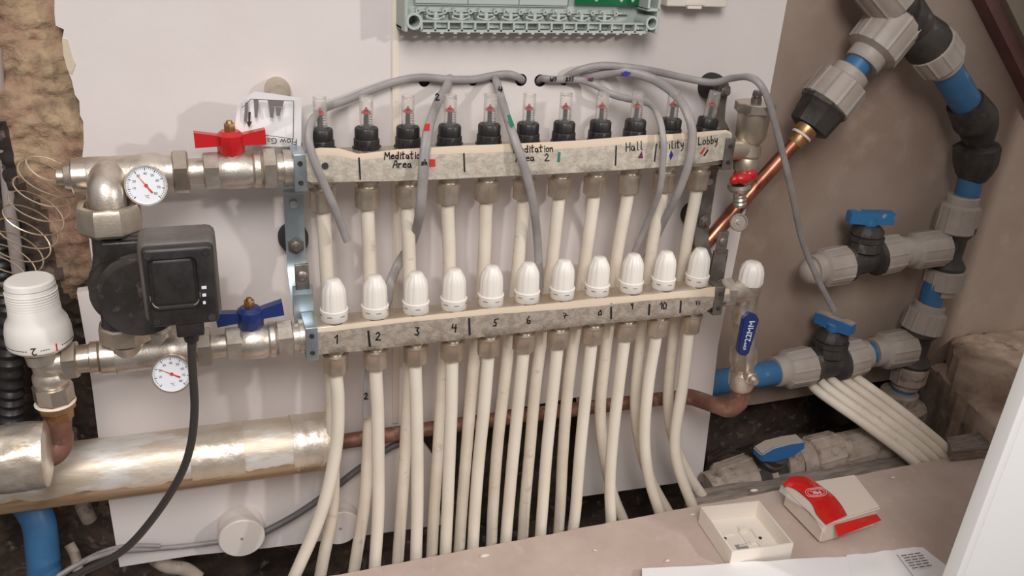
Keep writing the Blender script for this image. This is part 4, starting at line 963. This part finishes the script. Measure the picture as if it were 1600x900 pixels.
mb = MB(); mb.prism([at(x, y, YH + .004) for x, y in ((1158, 552), (1167, 553), (1166, 582), (1149, 580))], (0, .002, 0)); mb.build('lever_arm', m_nickel, lv, smooth=False)
lx = (at(1174, 500, YH) - at(1163, 545, YH)).normalized()
text_mesh('22MM', .0128, None, at(1172, 518, YH - .0006), lx, Vector((-1, 0, 0)), None).build('lettering', m_dial, lh, smooth=False)
text_mesh('(OFF', .0058, None, at(1164, 541, YH - .0006), lx, Vector((-1, 0, 0)), None).build('lettering', m_dial, lh, smooth=False)
# copper elbow and run under the lever valve, passing left behind the pipes
mb = MB(); mb.tube([vb[1] + up * .002, at(1157, 618, YL), at(1152, 630, YL + .002), at(1138, 638, YL + .008), at(1115, 632, YL + .025), at(1085, 622, YL + .06), at(1070, 619, -.036)], .0125, seg=24, sub=8, radii=[1.15, 1.15, 1.12, 1.1, 1.0, 1, 1])
mb.tube([at(1074, 619, -.037), at(1000, 627, -.034), at(800, 652, -.024), at(650, 673, -.018), at(500, 695, -.012)], .0105, seg=20)
solo(mb, 'copper_pipe', m_copperd, 'dull copper pipe running behind the cream pipes and up to the lever valve', 'pipe')

# diagonal copper pipe to the water pipes
mb = MB(); mb.tube([at(1083, 402, -.003), at(1095, 388, -.012), at(1112, 370, -.016), at(1180, 292, -.008), at(1252, 212, .000)], .0105, seg=24, sub=8)
solo(mb, 'copper_pipe', m_copper, 'shiny copper pipe rising diagonally behind the air vent', 'pipe')

# ================================================================== plastic water pipe system
YD = .02
def nutprof(r0, r1, dark=False): return [(0, r0 * .86), (.05, r0), (.72, r0 * .97), (.78, r1), (.97, r1), (1, r1 * .93)]
def ribs(n=10, d=.045): return lambda a, t: 1 + (d if (math.cos(n * a) > .86 and t < .74) else 0)
def W2(a): return at(a[0], a[1], a[2])
def nut(parent, a, b, r0, r1, mat=None, n=10):
    A, B = W2(a), W2(b); k = mpp((A + B) / 2); mb = MB()
    mb.lathe(A, B, nutprof(r0 * k, r1 * k), seg=100, mod=ribs(n)); return mb.build('coupling_nut', mat or m_grey, parent)
def body(parent, segs, mat=None, nm='fitting_body'):
    mb = MB()
    for a, b, prof in segs:
        A, B = W2(a), W2(b); k = mpp((A + B) / 2); mb.lathe(A, B, [(t, r * k) for t, r in prof], seg=36)
    return mb.build(nm, mat or m_blackd, parent)
def wpipe(a, b, rpx, label, mat=None):
    A, B = W2(a), W2(b); k = mpp((A + B) / 2); mb = MB(); mb.lathe(A, B, [(0, rpx * k), (1, rpx * k)], seg=32)
    return solo(mb, 'water_pipe', mat or m_mdpe, label, 'pipe', 'blue plastic water pipes')
y = .012
f1 = thing('pipe_coupler', W2((1278, 180, y)), 'black and grey coupler joining the diagonal copper pipe to blue pipe', 'fitting')
body(f1, [((1240, 226, 0), (1250, 214, 0), [(0, 13), (.1, 14), (1, 14)]), ((1250, 214, 0), (1262, 200, 0), [(0, 15), (.3, 17), (1, 17)])], m_brass, 'brass_union')
body(f1, [((1251, 213, 0), (1254, 209, 0), [(0, 16), (.5, 17), (1, 16)])], m_thread, 'sealing_tape')
mb = MB(); A, B = W2((1260, 203, y)), W2((1291, 160, y)); k = mpp(A); mb.lathe(A, B, [(0, 22 * k), (.1, 33 * k), (.75, 37 * k), (.85, 41 * k), (1, 40 * k)], seg=8, rot=.3); mb.build('black_nut', m_blackd, f1, sharp=30)
nut(f1, (1287, 166, y), (1332, 112, y), 41, 30)
wpipe((1325, 121, y + .005), (1362, 74, y + .008), 20.5, 'short blue pipe piece between two grey nuts on the diagonal run')
f2 = thing('pipe_tee', W2((1425, 45, .02)), 'black tee with three grey nuts at the top right', 'fitting')
nut(f2, (1403, 28, y + .01), (1346, 100, y + .006), 43, 29)
body(f2, [((1368, -32, .02), (1458, 78, .02), [(0, 24), (.18, 26), (.3, 33), (.45, 30), (.7, 32), (.86, 38), (1, 36)]), ((1405, 25, .015), (1432, 42, .02), [(0, 36), (.3, 38), (1, 30)])])
nut(f2, (1398, 4, .02), (1345, -60, .02), 42, 30); nut(f2, (1452, 70, .02), (1478, 104, .02), 38, 29)
wpipe((1466, 88, .02), (1520, 178, .03), 23.5, 'long sloping blue pipe below the top black tee')
f3 = thing('pipe_elbow', W2((1525, 200, .03)), 'dusty black elbow fitting on the right wall below the sloping blue pipe', 'fitting')
mb = MB(); k = mpp(W2((1525, 200, .03)))
mb.tube([W2((1508, 160, .028)), W2((1523, 185, .03)), W2((1528, 200, .031)), W2((1528, 230, .031))], 29 * k, seg=32, radii=[.95, 1.14, 1.0, .70]); mb.build('fitting_body', m_blackd, f3)
mb = MB(); A, B = W2((1527, 226, .03)), W2((1521, 280, .03)); mb.lathe(A, B, [(0, 29 * k), (.06, 34 * k), (.55, 32 * k), (.78, 28 * k), (1, 21 * k)], seg=72, mod=ribs(10)); mb.build('black_nut', m_blackd, f3)
ys_ = .03
wpipe((1519, 268, ys_), (1508, 318, ys_), 18.5, 'short blue vertical pipe between the black elbow and a pale grey nut')
def tee(name, lab, c, top, bot, lef, r=32):
    f = thing('pipe_tee', W2((*c, ys_)), lab, 'fitting')
    return f
f4 = thing('pipe_tee', W2((1490, 385, ys_)), 'black tee on the right wall with a branch valve, upper of two', 'fitting')
nut(f4, (1490, 362, ys_), (1506, 305, ys_), 30, 24, m_grey)
body(f4, [((1497, 350, ys_), (1478, 422, ys_), [(0, 28), (.12, 28), (.3, 19), (.7, 18), (.88, 27), (1, 26)]), ((1455, 390, ys_), (1487, 380, ys_), [(0, 25), (.3, 24), (1, 17)])])
nut(f4, (1472, 386, ys_), (1410, 394, ys_), 29, 23); nut(f4, (1478, 418, ys_), (1468, 458, ys_), 30, 23)
wpipe((1440, 391, ys_), (1396, 396, ys_), 17, 'short dusty blue pipe on the upper branch near the stopcock')
def stop_valve(lab, c, L, Rr, ang, hmat, r=30, hl=36, plug=False, tilt=0):
    f = thing('stopcock', W2((*c, ys_)), lab, 'valve', 'blue handled stopcocks')
    nut(f, L[0], L[1], r, r * .8); nut(f, Rr[0], Rr[1], r, r * .78)
    a, b = L[0], Rr[0]
    body(f, [((a[0] - 3, a[1], a[2]), (b[0] + 3, b[1], b[2]), [(0, r * .95), (.12, r * .98), (.2, r * .75), (.8, r * .75), (.86, r), (1, r)])])
    cc = W2((*c, ys_)); k = mpp(cc)
    mb = MB(); mb.lathe(cc + up * 10 * k, cc + up * 50 * k, [(0, 26 * k), (.35, 24 * k), (.4, 27 * k), (.55, 27 * k), (.6, 22 * k), (.63, 25 * k), (.8, 24 * k), (1, 16 * k)], seg=60, mod=lambda a, t: 1 + .04 * (math.cos(12 * a) > .5)); mb.build('bonnet', m_blackd, f)
    s = cc + up * 62 * k; d = Vector((math.cos(ang), math.sin(ang), tilt)); t_ = Vector((-math.sin(ang), math.cos(ang), 0)); mb = MB()
    mb.lathe(cc + up * 48 * k, s, [(0, 12 * k), (1, 12 * k)], seg=20)
    prof = [(-hl, -9), (-hl, 9), (-hl * .45, 10), (-.25 * hl, 8), (.25 * hl, 8), (hl * .45, 10), (hl, 9), (hl, -9), (0, -11)]
    mb.prism([s + d * u * k + up * v * k - t_ * 9 * k for u, v in prof], t_ * 18 * k)
    bmesh.ops.bevel(mb.bm, geom=mb.bm.edges[:], offset=.0012, segments=2, affect='EDGES'); mb.build('handle', hmat, f)
    if plug:
        mb = MB(); mb.sphere(W2(plug), 20 * k); mb.build('end_plug', m_grey, f)
    return f
stop_valve('blue handled stopcock on the upper branch with a rounded end plug', (1347, 398), ((1322, 412, ys_), (1270, 422, ys_)), ((1368, 400, ys_), (1412, 392, ys_)), -.25, m_bluep, r=30, plug=(1268, 424, ys_))
wpipe((1462, 440, ys_), (1448, 492, ys_), 17.5, 'short blue vertical pipe between the two right hand tees')
f5 = thing('pipe_tee', W2((1435, 535, ys_)), 'black tee on the right wall with a branch valve, lower of two', 'fitting')
nut(f5, (1437, 516, ys_), (1454, 474, ys_), 30, 23); body(f5, [((1440, 508, ys_), (1424, 572, ys_), [(0, 28), (.15, 28), (.3, 19), (.7, 18), (.88, 27), (1, 26)]), ((1405, 545, ys_), (1432, 538, ys_), [(0, 25), (.3, 24), (1, 17)])])
nut(f5, (1420, 541, ys_), (1362, 551, ys_), 29, 23); nut(f5, (1423, 568, ys_), (1414, 604, ys_), 27, 21, m_greyd)
wpipe((1392, 547, ys_), (1334, 556, ys_), 17, 'dusty blue pipe between the lower tee and the lower stopcock')
stop_valve('blue handled stopcock on the lower branch above the bundle of cream pipes', (1292, 560), ((1266, 570, ys_), (1210, 581, ys_)), ((1312, 564, ys_), (1354, 553, ys_)), -1.15, m_bluedust, r=30, hl=30)
wpipe((1235, 578, ys_), (1098, 601, ys_), 19.5, 'long dusty blue pipe running left behind the lever valve')
wpipe((1416, 596, ys_), (1404, 632, ys_), 17.5, 'lowest short blue vertical pipe on the right above a dusty grey cone')
f6 = thing('pipe_coupler', W2((1398, 650, ys_)), 'dusty grey coupling at the foot of the vertical blue pipes', 'fitting')
nut(f6, (1388, 678, ys_), (1406, 610, ys_), 45, 28, m_greyd)

# dusty stopcock low on the right
yy = -.035
f = thing('dusty_stopcock', W2((1238, 715, yy)), 'dust covered stopcock with a blue handle low behind the shelf', 'valve')
def nut2(a, b, r0, r1, mat=m_greyd): return nut(f, (*a, yy), (*b, yy), r0, r1, mat)
nut2((1178, 744), (1105, 768), 37, 30); body(f, [((1170, 748, yy), (1330, 708, yy), [(0, 38), (.1, 38), (.12, 29), (.45, 29), (.6, 22), (1, 22)])], m_blackd)
nut2((1200, 738), (1172, 748), 36, 33); nut2((1262, 716), (1320, 700), 32, 26)
nut2((1305, 712), (1378, 692), 31, 33)
body(f, [((1218, 726, yy), (1240, 722, yy), [(0, 28), (1, 28)]), ((1242, 722, yy), (1262, 716, yy), [(0, 30), (1, 30)])], m_greyd, 'collar')
s = W2((1217, 701, yy - .03)); k = mpp(s); d = (W2((1256, 690, yy - .03)) - W2((1180, 708, yy - .03))).normalized(); t_ = Vector((0, 1, 0)); mb = MB()
prof = [(-39, -8), (-40, 6), (-20, 14), (12, 13), (38, 12), (40, -2), (20, -13), (-14, -15)]
wv = d.cross(t_); wv = wv if wv.z > 0 else -wv
mb.prism([s + d * u * k + wv * v * k - t_ * 12 * k for u, v in prof], t_ * 24 * k); bmesh.ops.bevel(mb.bm, geom=mb.bm.edges[:], offset=.002, segments=3, affect='EDGES')
mb.build('handle', m_bluedust, f)
mb = MB(); mb.lathe(s - wv * 9 * k, s - wv * 34 * k + t_ * .022, [(0, 17 * k), (.4, 19 * k), (.45, 23 * k), (1, 25 * k)], seg=24); mb.build('bonnet', m_blackd, f)

# bundle of cream pipes low right
for i in range(5):
    mb = MB(); mb.tube([at(1276 + i * 13, 588 - i * 2, .055), at(1272 + i * 15, 606 - i * 5, .02), at(1350 + i * 14.5, 662 - i * 5, -.055), at(1428 + i * 14, 722 - i * 4, -.112), at(1466 + i * 14, 752 - i * 4, -.135) - up * .02], .0082, seg=18)
    solo(mb, 'floor_pipe', m_cream2, f'cream pipe in the slanting bundle at lower right, {ORD[i]} of five from the left', 'pipe', 'slanting cream pipe bundle')

# rubble ledge at right
def lump(quad, dz, name, mat, label, cat, amp=.006, n=26):
    mb = MB(); g = []
    a, b, c, d = [Vector(v) for v in quad]
    for i in range(n + 1):
        g.append([])
        for j in range(n + 1):
            u, v = i / n, j / n; p = (a * (1 - u) + b * u) * (1 - v) + (d * (1 - u) + c * u) * v
            e_ = min(u, 1 - u, v, 1 - v); p = p + up * (-.01 * max(0, 1 - e_ * 12) + amp * fbm(p, 25)) + Vector((amp * .7 * fbm(p + Vector((5, 0, 0)), 30), amp * .7 * fbm(p + Vector((0, 9, 0)), 30), 0))
            g[-1].append(mb.bm.verts.new(p))
    for i in range(n):
        for j in range(n): mb.face((g[i][j], g[i + 1][j], g[i + 1][j + 1], g[i][j + 1]))
    r = bmesh.ops.extrude_face_region(mb.bm, geom=mb.bm.faces[:])
    for q_ in r['geom']:
        if isinstance(q_, bmesh.types.BMVert): q_.co.z = min(v.z for v in (a, b, c, d)) - dz
    return solo(mb, name, mat, label, cat, sharp=60)
zl = at(1490, 530, .07).z
lump([pz(1488, 524, zl), pz(1640, 500, zl), pz(1700, 640, zl), pz(1500, 560, zl)], .08, 'mortar_ledge', m_sand, 'rough sandy mortar ledge at the right beside the vertical pipes', 'ledge')
zl2 = zl - .055
lump([pz(1450, 560, zl2), pz(1640, 560, zl2), pz(1700, 680, zl2), pz(1560, 668, zl2)], .30, 'mortar_block', m_sand, 'brown mortar block stepping down below the sandy ledge at right', 'ledge', amp=.004)
zl3 = ZS + .02
mb = MB(); mb.prism([pz(1478, 684, zl3), pz(1640, 655, zl3), pz(1640, 690, zl3), pz(1490, 706, zl3)], (0, 0, -.02)); solo(mb, 'plaster_offcut', m_timber, 'flat grey board offcut lying at the back right of the shelf', 'board', smooth=False)
# low rubble behind, right of board
lump([at(1110, 700, .12), at(1440, 640, .13), pz(1440, 740, -.40), pz(1090, 780, -.40)], .08, 'rubble_pile', m_dark, 'dark rubble heaped in the cavity right of the board', 'rubble', amp=.010, n=60)['kind'] = 'stuff'

# ================================================================== things on the shelf
def openbox(cs, z0, z1, wall, mat, name, label):
    th = thing(name, (cs[0] + cs[2]) / 2, label, 'box')
    C_ = [Vector((c.x, c.y, 0)) for c in cs]; m_ = sum(C_, Vector()) / 4
    inn = [c + (m_ - c).normalized() * wall * 1.5 for c in C_]; mb = MB(); vz = lambda p, z: mb.bm.verts.new((p.x, p.y, z))
    o0 = [vz(c, z0) for c in C_]; o1 = [vz(c, z1) for c in C_]; i1 = [vz(c, z1) for c in inn]; i0 = [vz(c, z0 + .0025) for c in inn]
    for i in range(4):
        j = (i + 1) % 4; mb.face((o0[i], o0[j], o1[j], o1[i])); mb.face((o1[i], o1[j], i1[j], i1[i])); mb.face((i1[i], i1[j], i0[j], i0[i]))
    mb.face(o0[::-1]); mb.face(i0)
    return th, mb, inn, m_
zr = ZS + .030
cs = [pz(1095, 792, zr), pz(1186, 782, zr), pz(1240, 849, zr), pz(1144, 862, zr)]
th, mb, inn, m_ = openbox(cs, ZS + .0015, zr, .0022, m_wplast, 'back_box', 'open white square back box lying on the shelf, left of the lidded box')
bb = mb.build('shell', m_wplast, th, smooth=False)
ux = (cs[1] - cs[0]).normalized(); uy = (cs[3] - cs[0]).normalized(); f0 = Vector((m_.x, m_.y, ZS + .004))
mb = MB()
rot = Matrix((ux.to_3d(), uy.to_3d(), up)).transposed()
for (a, b, w, h_, t) in ((-.018, -.012, .022, .0012, .003), (0, -.002, .0012, .03, .003), (.012, .010, .016, .0012, .004), (.020, -.006, .0012, .018, .005), (-.004, .014, .02, .0012, .003), (.008, -.018, .012, .006, .006), (.018, .018, .006, .012, .004)):
    c = f0 + ux * a + uy * b; mb.box(c - Vector((w / 2, h_ / 2, 0)), c + Vector((w / 2, h_ / 2, t)), mat=rot)
mb.build('moulded_rib', m_wplast, bb, smooth=False)
mb = MB()
for a, b in ((-.026, -.006), (.026, .002)): c = f0 + ux * a + uy * b; mb.lathe(c, c + up * .0012, [(0, .0025), (1, .0025)], seg=16)
mb.build('screw_hole', m_hole, bb)
mb = MB(); c = f0 + ux * -.010 + uy * .020; mb.box(c - Vector((.009, .010, 0)), c + Vector((.009, .010, .0006)), mat=rot); mb.build('knockout', m_slot, bb)
# lidded box
zb2 = ZS + .034
cs = [pz(1228, 762, zb2), pz(1334, 744, zb2), pz(1374, 795, zb2), pz(1288, 822, zb2)]
m2 = sum(cs, Vector()) / 4
th2 = thing('lidded_box', Vector((m2.x, m2.y, ZS + .001)), 'white box with a translucent lid under a red packet on the shelf', 'box')
mb = MB(); mb.prism([Vector((c.x, c.y, ZS + .0015)) * .06 / .06 for c in cs], (0, 0, .030)); bmesh.ops.bevel(mb.bm, geom=mb.bm.edges[:], offset=.003, segments=3, affect='EDGES'); mb.build('shell', m_wplast2, th2)
cl = [m2 + (c - m2) * 1.03 for c in cs]
mb = MB(); mb.prism([Vector((c.x, c.y, ZS + .032)) for c in cl], (0, 0, .005)); bmesh.ops.bevel(mb.bm, geom=mb.bm.edges[:], offset=.0018, segments=2, affect='EDGES'); mb.build('lid', m_wplast2, th2)
# red packet draped over the left side
zt2 = ZS + .0385
rows = [[(1222, 758), (1236, 745), (1262, 744)], [(1244, 765), (1262, 757), (1280, 757)], [(1268, 786), (1285, 772), (1300, 772)], [(1276, 803), (1297, 792), (1314, 788)], [(1291, 820), (1308, 812), (1324, 805)]]
rp_ = thing('red_packet', pz(1275, 785, zt2), 'shiny red plastic packet with a white printed logo lying across the lidded box', 'packet')
mb = MB(); ug = []
def crr(P, t):
    P = [P[0] * 2 - P[1]] + P + [P[-1] * 2 - P[-2]]; s_ = t * (len(P) - 3); i = min(int(s_), len(P) - 4); u = s_ - i; a, b, c, d = P[i:i + 4]
    return .5 * ((2 * b) + (c - a) * u + (2 * a - 5 * b + 4 * c - d) * u * u + (3 * b - a - 3 * c + d) * u ** 3)
R3 = [[Vector((*p, 0)) for p in r] for r in rows]; NN = 28; MM = 12
for i in range(NN + 1):
    c3 = [crr([r[k] for r in R3], i / NN) for k in range(3)]; ug.append([])
    for j in range(MM + 1):
        p_ = crr(c3, j / MM); z_ = zt2 + .004 * math.sin(PI * j / MM) + .0012 * noise.noise(Vector((i * .35, j * .5, 0))) + .001
        ug[-1].append(mb.bm.verts.new(pz(p_.x, p_.y, z_)))
for i in range(NN):
    for j in range(MM): mb.face((ug[i][j], ug[i + 1][j], ug[i + 1][j + 1], ug[i][j + 1]))
rb = mb.build('film', m_redbag, rp_, sharp=80)
zf = ZS + .024
mb = MB(); g2 = []
for i in range(13):
    t = i / 12; a = Vector((1300 + 65 * t, 816 - 17 * t, 0)); b = Vector((1305 + 68 * t, 835 - 26 * t, 0)); g2.append([])
    for j in range(6):
        p_ = a.lerp(b, j / 5); g2[-1].append(mb.bm.verts.new(pz(p_.x, p_.y, zf + .010 - .003 * j + .002 * noise.noise(Vector((i * .8, j, 0))))))
# keep the loose tail just off the front face of the box
for i in range(12):
    for j in range(5): mb.face((g2[i][j], g2[i + 1][j], g2[i + 1][j + 1], g2[i][j + 1]))
bmesh.ops.translate(mb.bm, verts=mb.bm.verts[:], vec=Vector((.0, -.006, 0))); mb.build('tail', m_redbag, rp_, sharp=80)
lc = pz(1275, 769, zt2 + .0062); lxd = (pz(1262, 771, zt2) - pz(1290, 768, zt2)).normalized(); lyd = (pz(1279, 778, zt2) - pz(1271, 760, zt2)).normalized()
text_mesh('MK', .011, None, lc, lxd, lyd, None).build('lettering', m_dial, rb, smooth=False)
for sx, sy in ((.0135, .0075), (.017, .0105)):
    mb = MB(); pts = [lc + lxd * sx * math.copysign(abs(math.cos(a)) ** .7, math.cos(a)) + lyd * sy * math.copysign(abs(math.sin(a)) ** .7, math.sin(a)) for a in [2 * PI * k / 32 for k in range(33)]]
    mb.tube(pts, .0003, seg=5, smooth=False); mb.build('logo_outline', m_dial, rb)
mb = MB(); g2 = []
for i in range(11):
    t = i / 10; a = Vector((1221 + 70 * t, 757 + 66 * t, 0)); b = a + Vector((-3 + 10 * math.sin(t * 3), 5 + 2 * math.sin(t * 9), 0)); g2.append([mb.bm.verts.new(pz(a.x, a.y, zt2 - .001)), mb.bm.verts.new(pz(b.x - 1, b.y + 5, zt2 - .004))])
for i in range(10): mb.face((g2[i][0], g2[i + 1][0], g2[i + 1][1], g2[i][1]))
mb.build('clear_edge', m_film, rp_, sharp=80)

# papers
def sheet(poly, lift, label, mat=m_paper, name='paper_sheet', n=20, amp=.002):
    a, b, c, d = poly; mb = MB(); g = []
    for i in range(n + 1):
        g.append([])
        for j in range(n + 1):
            u, v = i / n, j / n; x = (a[0] * (1 - u) + b[0] * u) * (1 - v) + (d[0] * (1 - u) + c[0] * u) * v; y_ = (a[1] * (1 - u) + b[1] * u) * (1 - v) + (d[1] * (1 - u) + c[1] * u) * v
            p_ = pz(x, y_ + (1.5 * noise.noise(Vector((u * 9, 0, lift * 100))) if j == 0 else 0), ZS + lift); p_.z += amp * noise.noise(Vector((u * 4, v * 3, lift * 90))) + amp * .4; g[-1].append(mb.bm.verts.new(p_))
    for i in range(n):
        for j in range(n): mb.face((g[i][j], g[i][j + 1], g[i + 1][j + 1], g[i + 1][j]))
    return solo(mb, name, mat, label, 'paper', sharp=80)
s1 = sheet([(1003, 889), (1322, 870), (1345, 960), (1003, 985)], .008, 'torn white sheet of paper at the bottom edge in front of the open back box', amp=.003)
s2 = sheet([(1322, 868), (1442, 855), (1530, 925), (1330, 940)], .005, 'white leaflet with small printed text at the bottom edge by the white panel')
mb = MB(); zq = ZS + .0085
A, B, C_ = pz(1408, 868, zq), pz(1440, 863, zq), pz(1424, 888, zq); ud = (B - A).normalized(); vd = (C_ - A).normalized()
for k in range(6):
    for j in range(3):
        p_ = A + vd * k * .0052 + ud * (j * .0115 + .0015 * (k % 2)); l = .009
        mb.prism([p_, p_ + ud * l, p_ + ud * l + vd * .0012, p_ + vd * .0012], up * .0003)
p_ = pz(1401, 866, zq); q_ = pz(1428, 902, zq); e_ = ud * .0005; mb.prism([p_, p_ + e_, q_ + e_, q_], up * .0003)
mb.build('printed_text', m_printd, s2, smooth=False)
# crumbs of plaster
for i, (a, b, r_1) in enumerate(((757, 868, 5), (1043, 876, 3), (1082, 804, 3), (1178, 766, 4), (1395, 746, 2.5), (930, 860, 2), (1352, 765, 2))):
    c = pz(a, b, ZS + .002); k = mpp(c) * r_1; mb = MB(); mb.sphere(c, k, (1.6, .8, .45), seg=8)
    for v in mb.bm.verts: v.co += Vector((noise.noise(v.co * 300), noise.noise(v.co * 310 + Vector((1, 1, 1))), 0)) * k * .5
    solo(mb, 'plaster_crumb', m_crumb, ['largest plaster crumb on the shelf, left part near the pipes', 'pale crumb on the shelf left of the torn paper', 'small crumb on the shelf edge left of the back box', 'upright crumb behind the open back box', 'tiny chip right of the lidded box', 'tiny chip in the middle of the shelf', 'tiny chip right behind the lidded box'][i], 'debris', 'plaster crumbs on the shelf')

# ================================================================== lower left things
def jbox(px, py, Y, rpx, lab):
    c = at(px, py, Y); k = mpp(c); th = thing('junction_box', c, lab, 'junction box', 'round junction boxes')
    mb = MB(); mb.lathe(Vector((c.x, -.0005, c.z)), Vector((c.x, Y, c.z)), [(0, rpx * k), (.5, rpx * k), (.55, rpx * k * .985), (.62, rpx * k), (.95, rpx * k), (1, rpx * k * .95), (1, 0)], seg=48); b = mb.build('body', m_junc, th)
    mb = MB(); mb.lathe((c.x, Y + .001, c.z), (c.x, Y - .0006, c.z), [(0, .0022), (1, .0022)], seg=14); mb.build('screw', m_slot, b)
jbox(378, 842, -.032, 35, 'round white junction box on the lower left board, beside the dark cable')
jbox(532, 826, -.026, 31, 'round white junction box partly hidden behind the first pipes')
mb = MB(); mb.tube([at(640, 692, -.012), at(612, 698, -.012), at(560, 733, -.013), at(510, 772, -.014), at(460, 806, -.015), at(408, 834, -.02)], .0048, seg=12)
solo(mb, 'junction_cable', m_cabled, 'dark grey cable running diagonally down into the left junction box', 'cable')
mb = MB(); mb.tube([at(345, 846, -.010), at(290, 853, -.008), at(230, 858, -.010), at(180, 862, -.03), at(130, 878, -.06), at(85, 905, -.07)], .0035, seg=12)
mb.tube([at(250, 853, -.010), at(200, 853, -.014), at(160, 862, -.035), at(120, 882, -.07), at(90, 900, -.08)], .0030, seg=12)
solo(mb, 'flat_cable', m_cable, 'thin grey cable leaving the left junction box towards the bottom left', 'cable')
mb = MB(); mb.tube([at(30, 770, .02), at(58, 810, 0), at(66, 860, -.01), at(70, 930, -.02), at(72, 1100, -.02)], .020, seg=24)
solo(mb, 'water_pipe', m_mdpe, 'wide blue pipe dropping below the foil pipe at the lower left', 'pipe', 'blue plastic water pipes')
mb = MB(); mb.tube([at(-30, -300, .02), at(-8, 90, .02), at(8, 230, .03), at(18, 340, .03), at(32, 440, .03), at(40, 480, .03)], .0075, seg=16)
solo(mb, 'conduit', M('pale_conduit', (165, 152, 148), .5), 'pale grey vertical conduit behind the coil at the left edge', 'pipe')
mb = MB(); P_ = [at(-2, 380, .05), at(12, 480, .05), at(18, 600, .05), at(16, 700, .05), at(20, 760, .06)]; pts = []
for i in range(len(P_) - 1):
    for k in range(30): pts.append(P_[i].lerp(P_[i + 1], k / 30))
mb.tube(pts, .014, seg=16, smooth=False, radii=[1 + .12 * math.sin(i * 1.5) for i in range(len(pts))])
solo(mb, 'corrugated_hose', m_black, 'black corrugated hose in the dark gap behind the thermostatic valve', 'hose')
mb = MB(); mb.tube([at(12, 330, .04), at(40, 400, .035), at(52, 420, .035), at(56, 480, .04)], .006, seg=12)
solo(mb, 'dark_cable', m_black, 'black cable in the gap just above the thermostatic head', 'cable')
mb = MB(); mb.tube([at(240, 872, .03), at(262, 885, .02), at(290, 890, .01), at(312, 905, 0)], .010, seg=14)
solo(mb, 'flexible_conduit', m_greyd, 'dusty flexible conduit piece below the lower left board', 'pipe')
mb = MB(); mb.tube([at(128, 786, .06), at(134, 800, .05), at(140, 812, .05)], .010, seg=14)
solo(mb, 'grey_tail', m_greyd, 'short grey pipe stub in the dark gap just under the foil pipe', 'pipe')
mb = MB(); mb.tube([at(108, 850, .05), at(118, 870, .04), at(124, 905, .03)], .007, seg=12)
solo(mb, 'grey_tail', m_greyd, 'thin grey pipe tail in the dark gap at the bottom left corner', 'pipe')
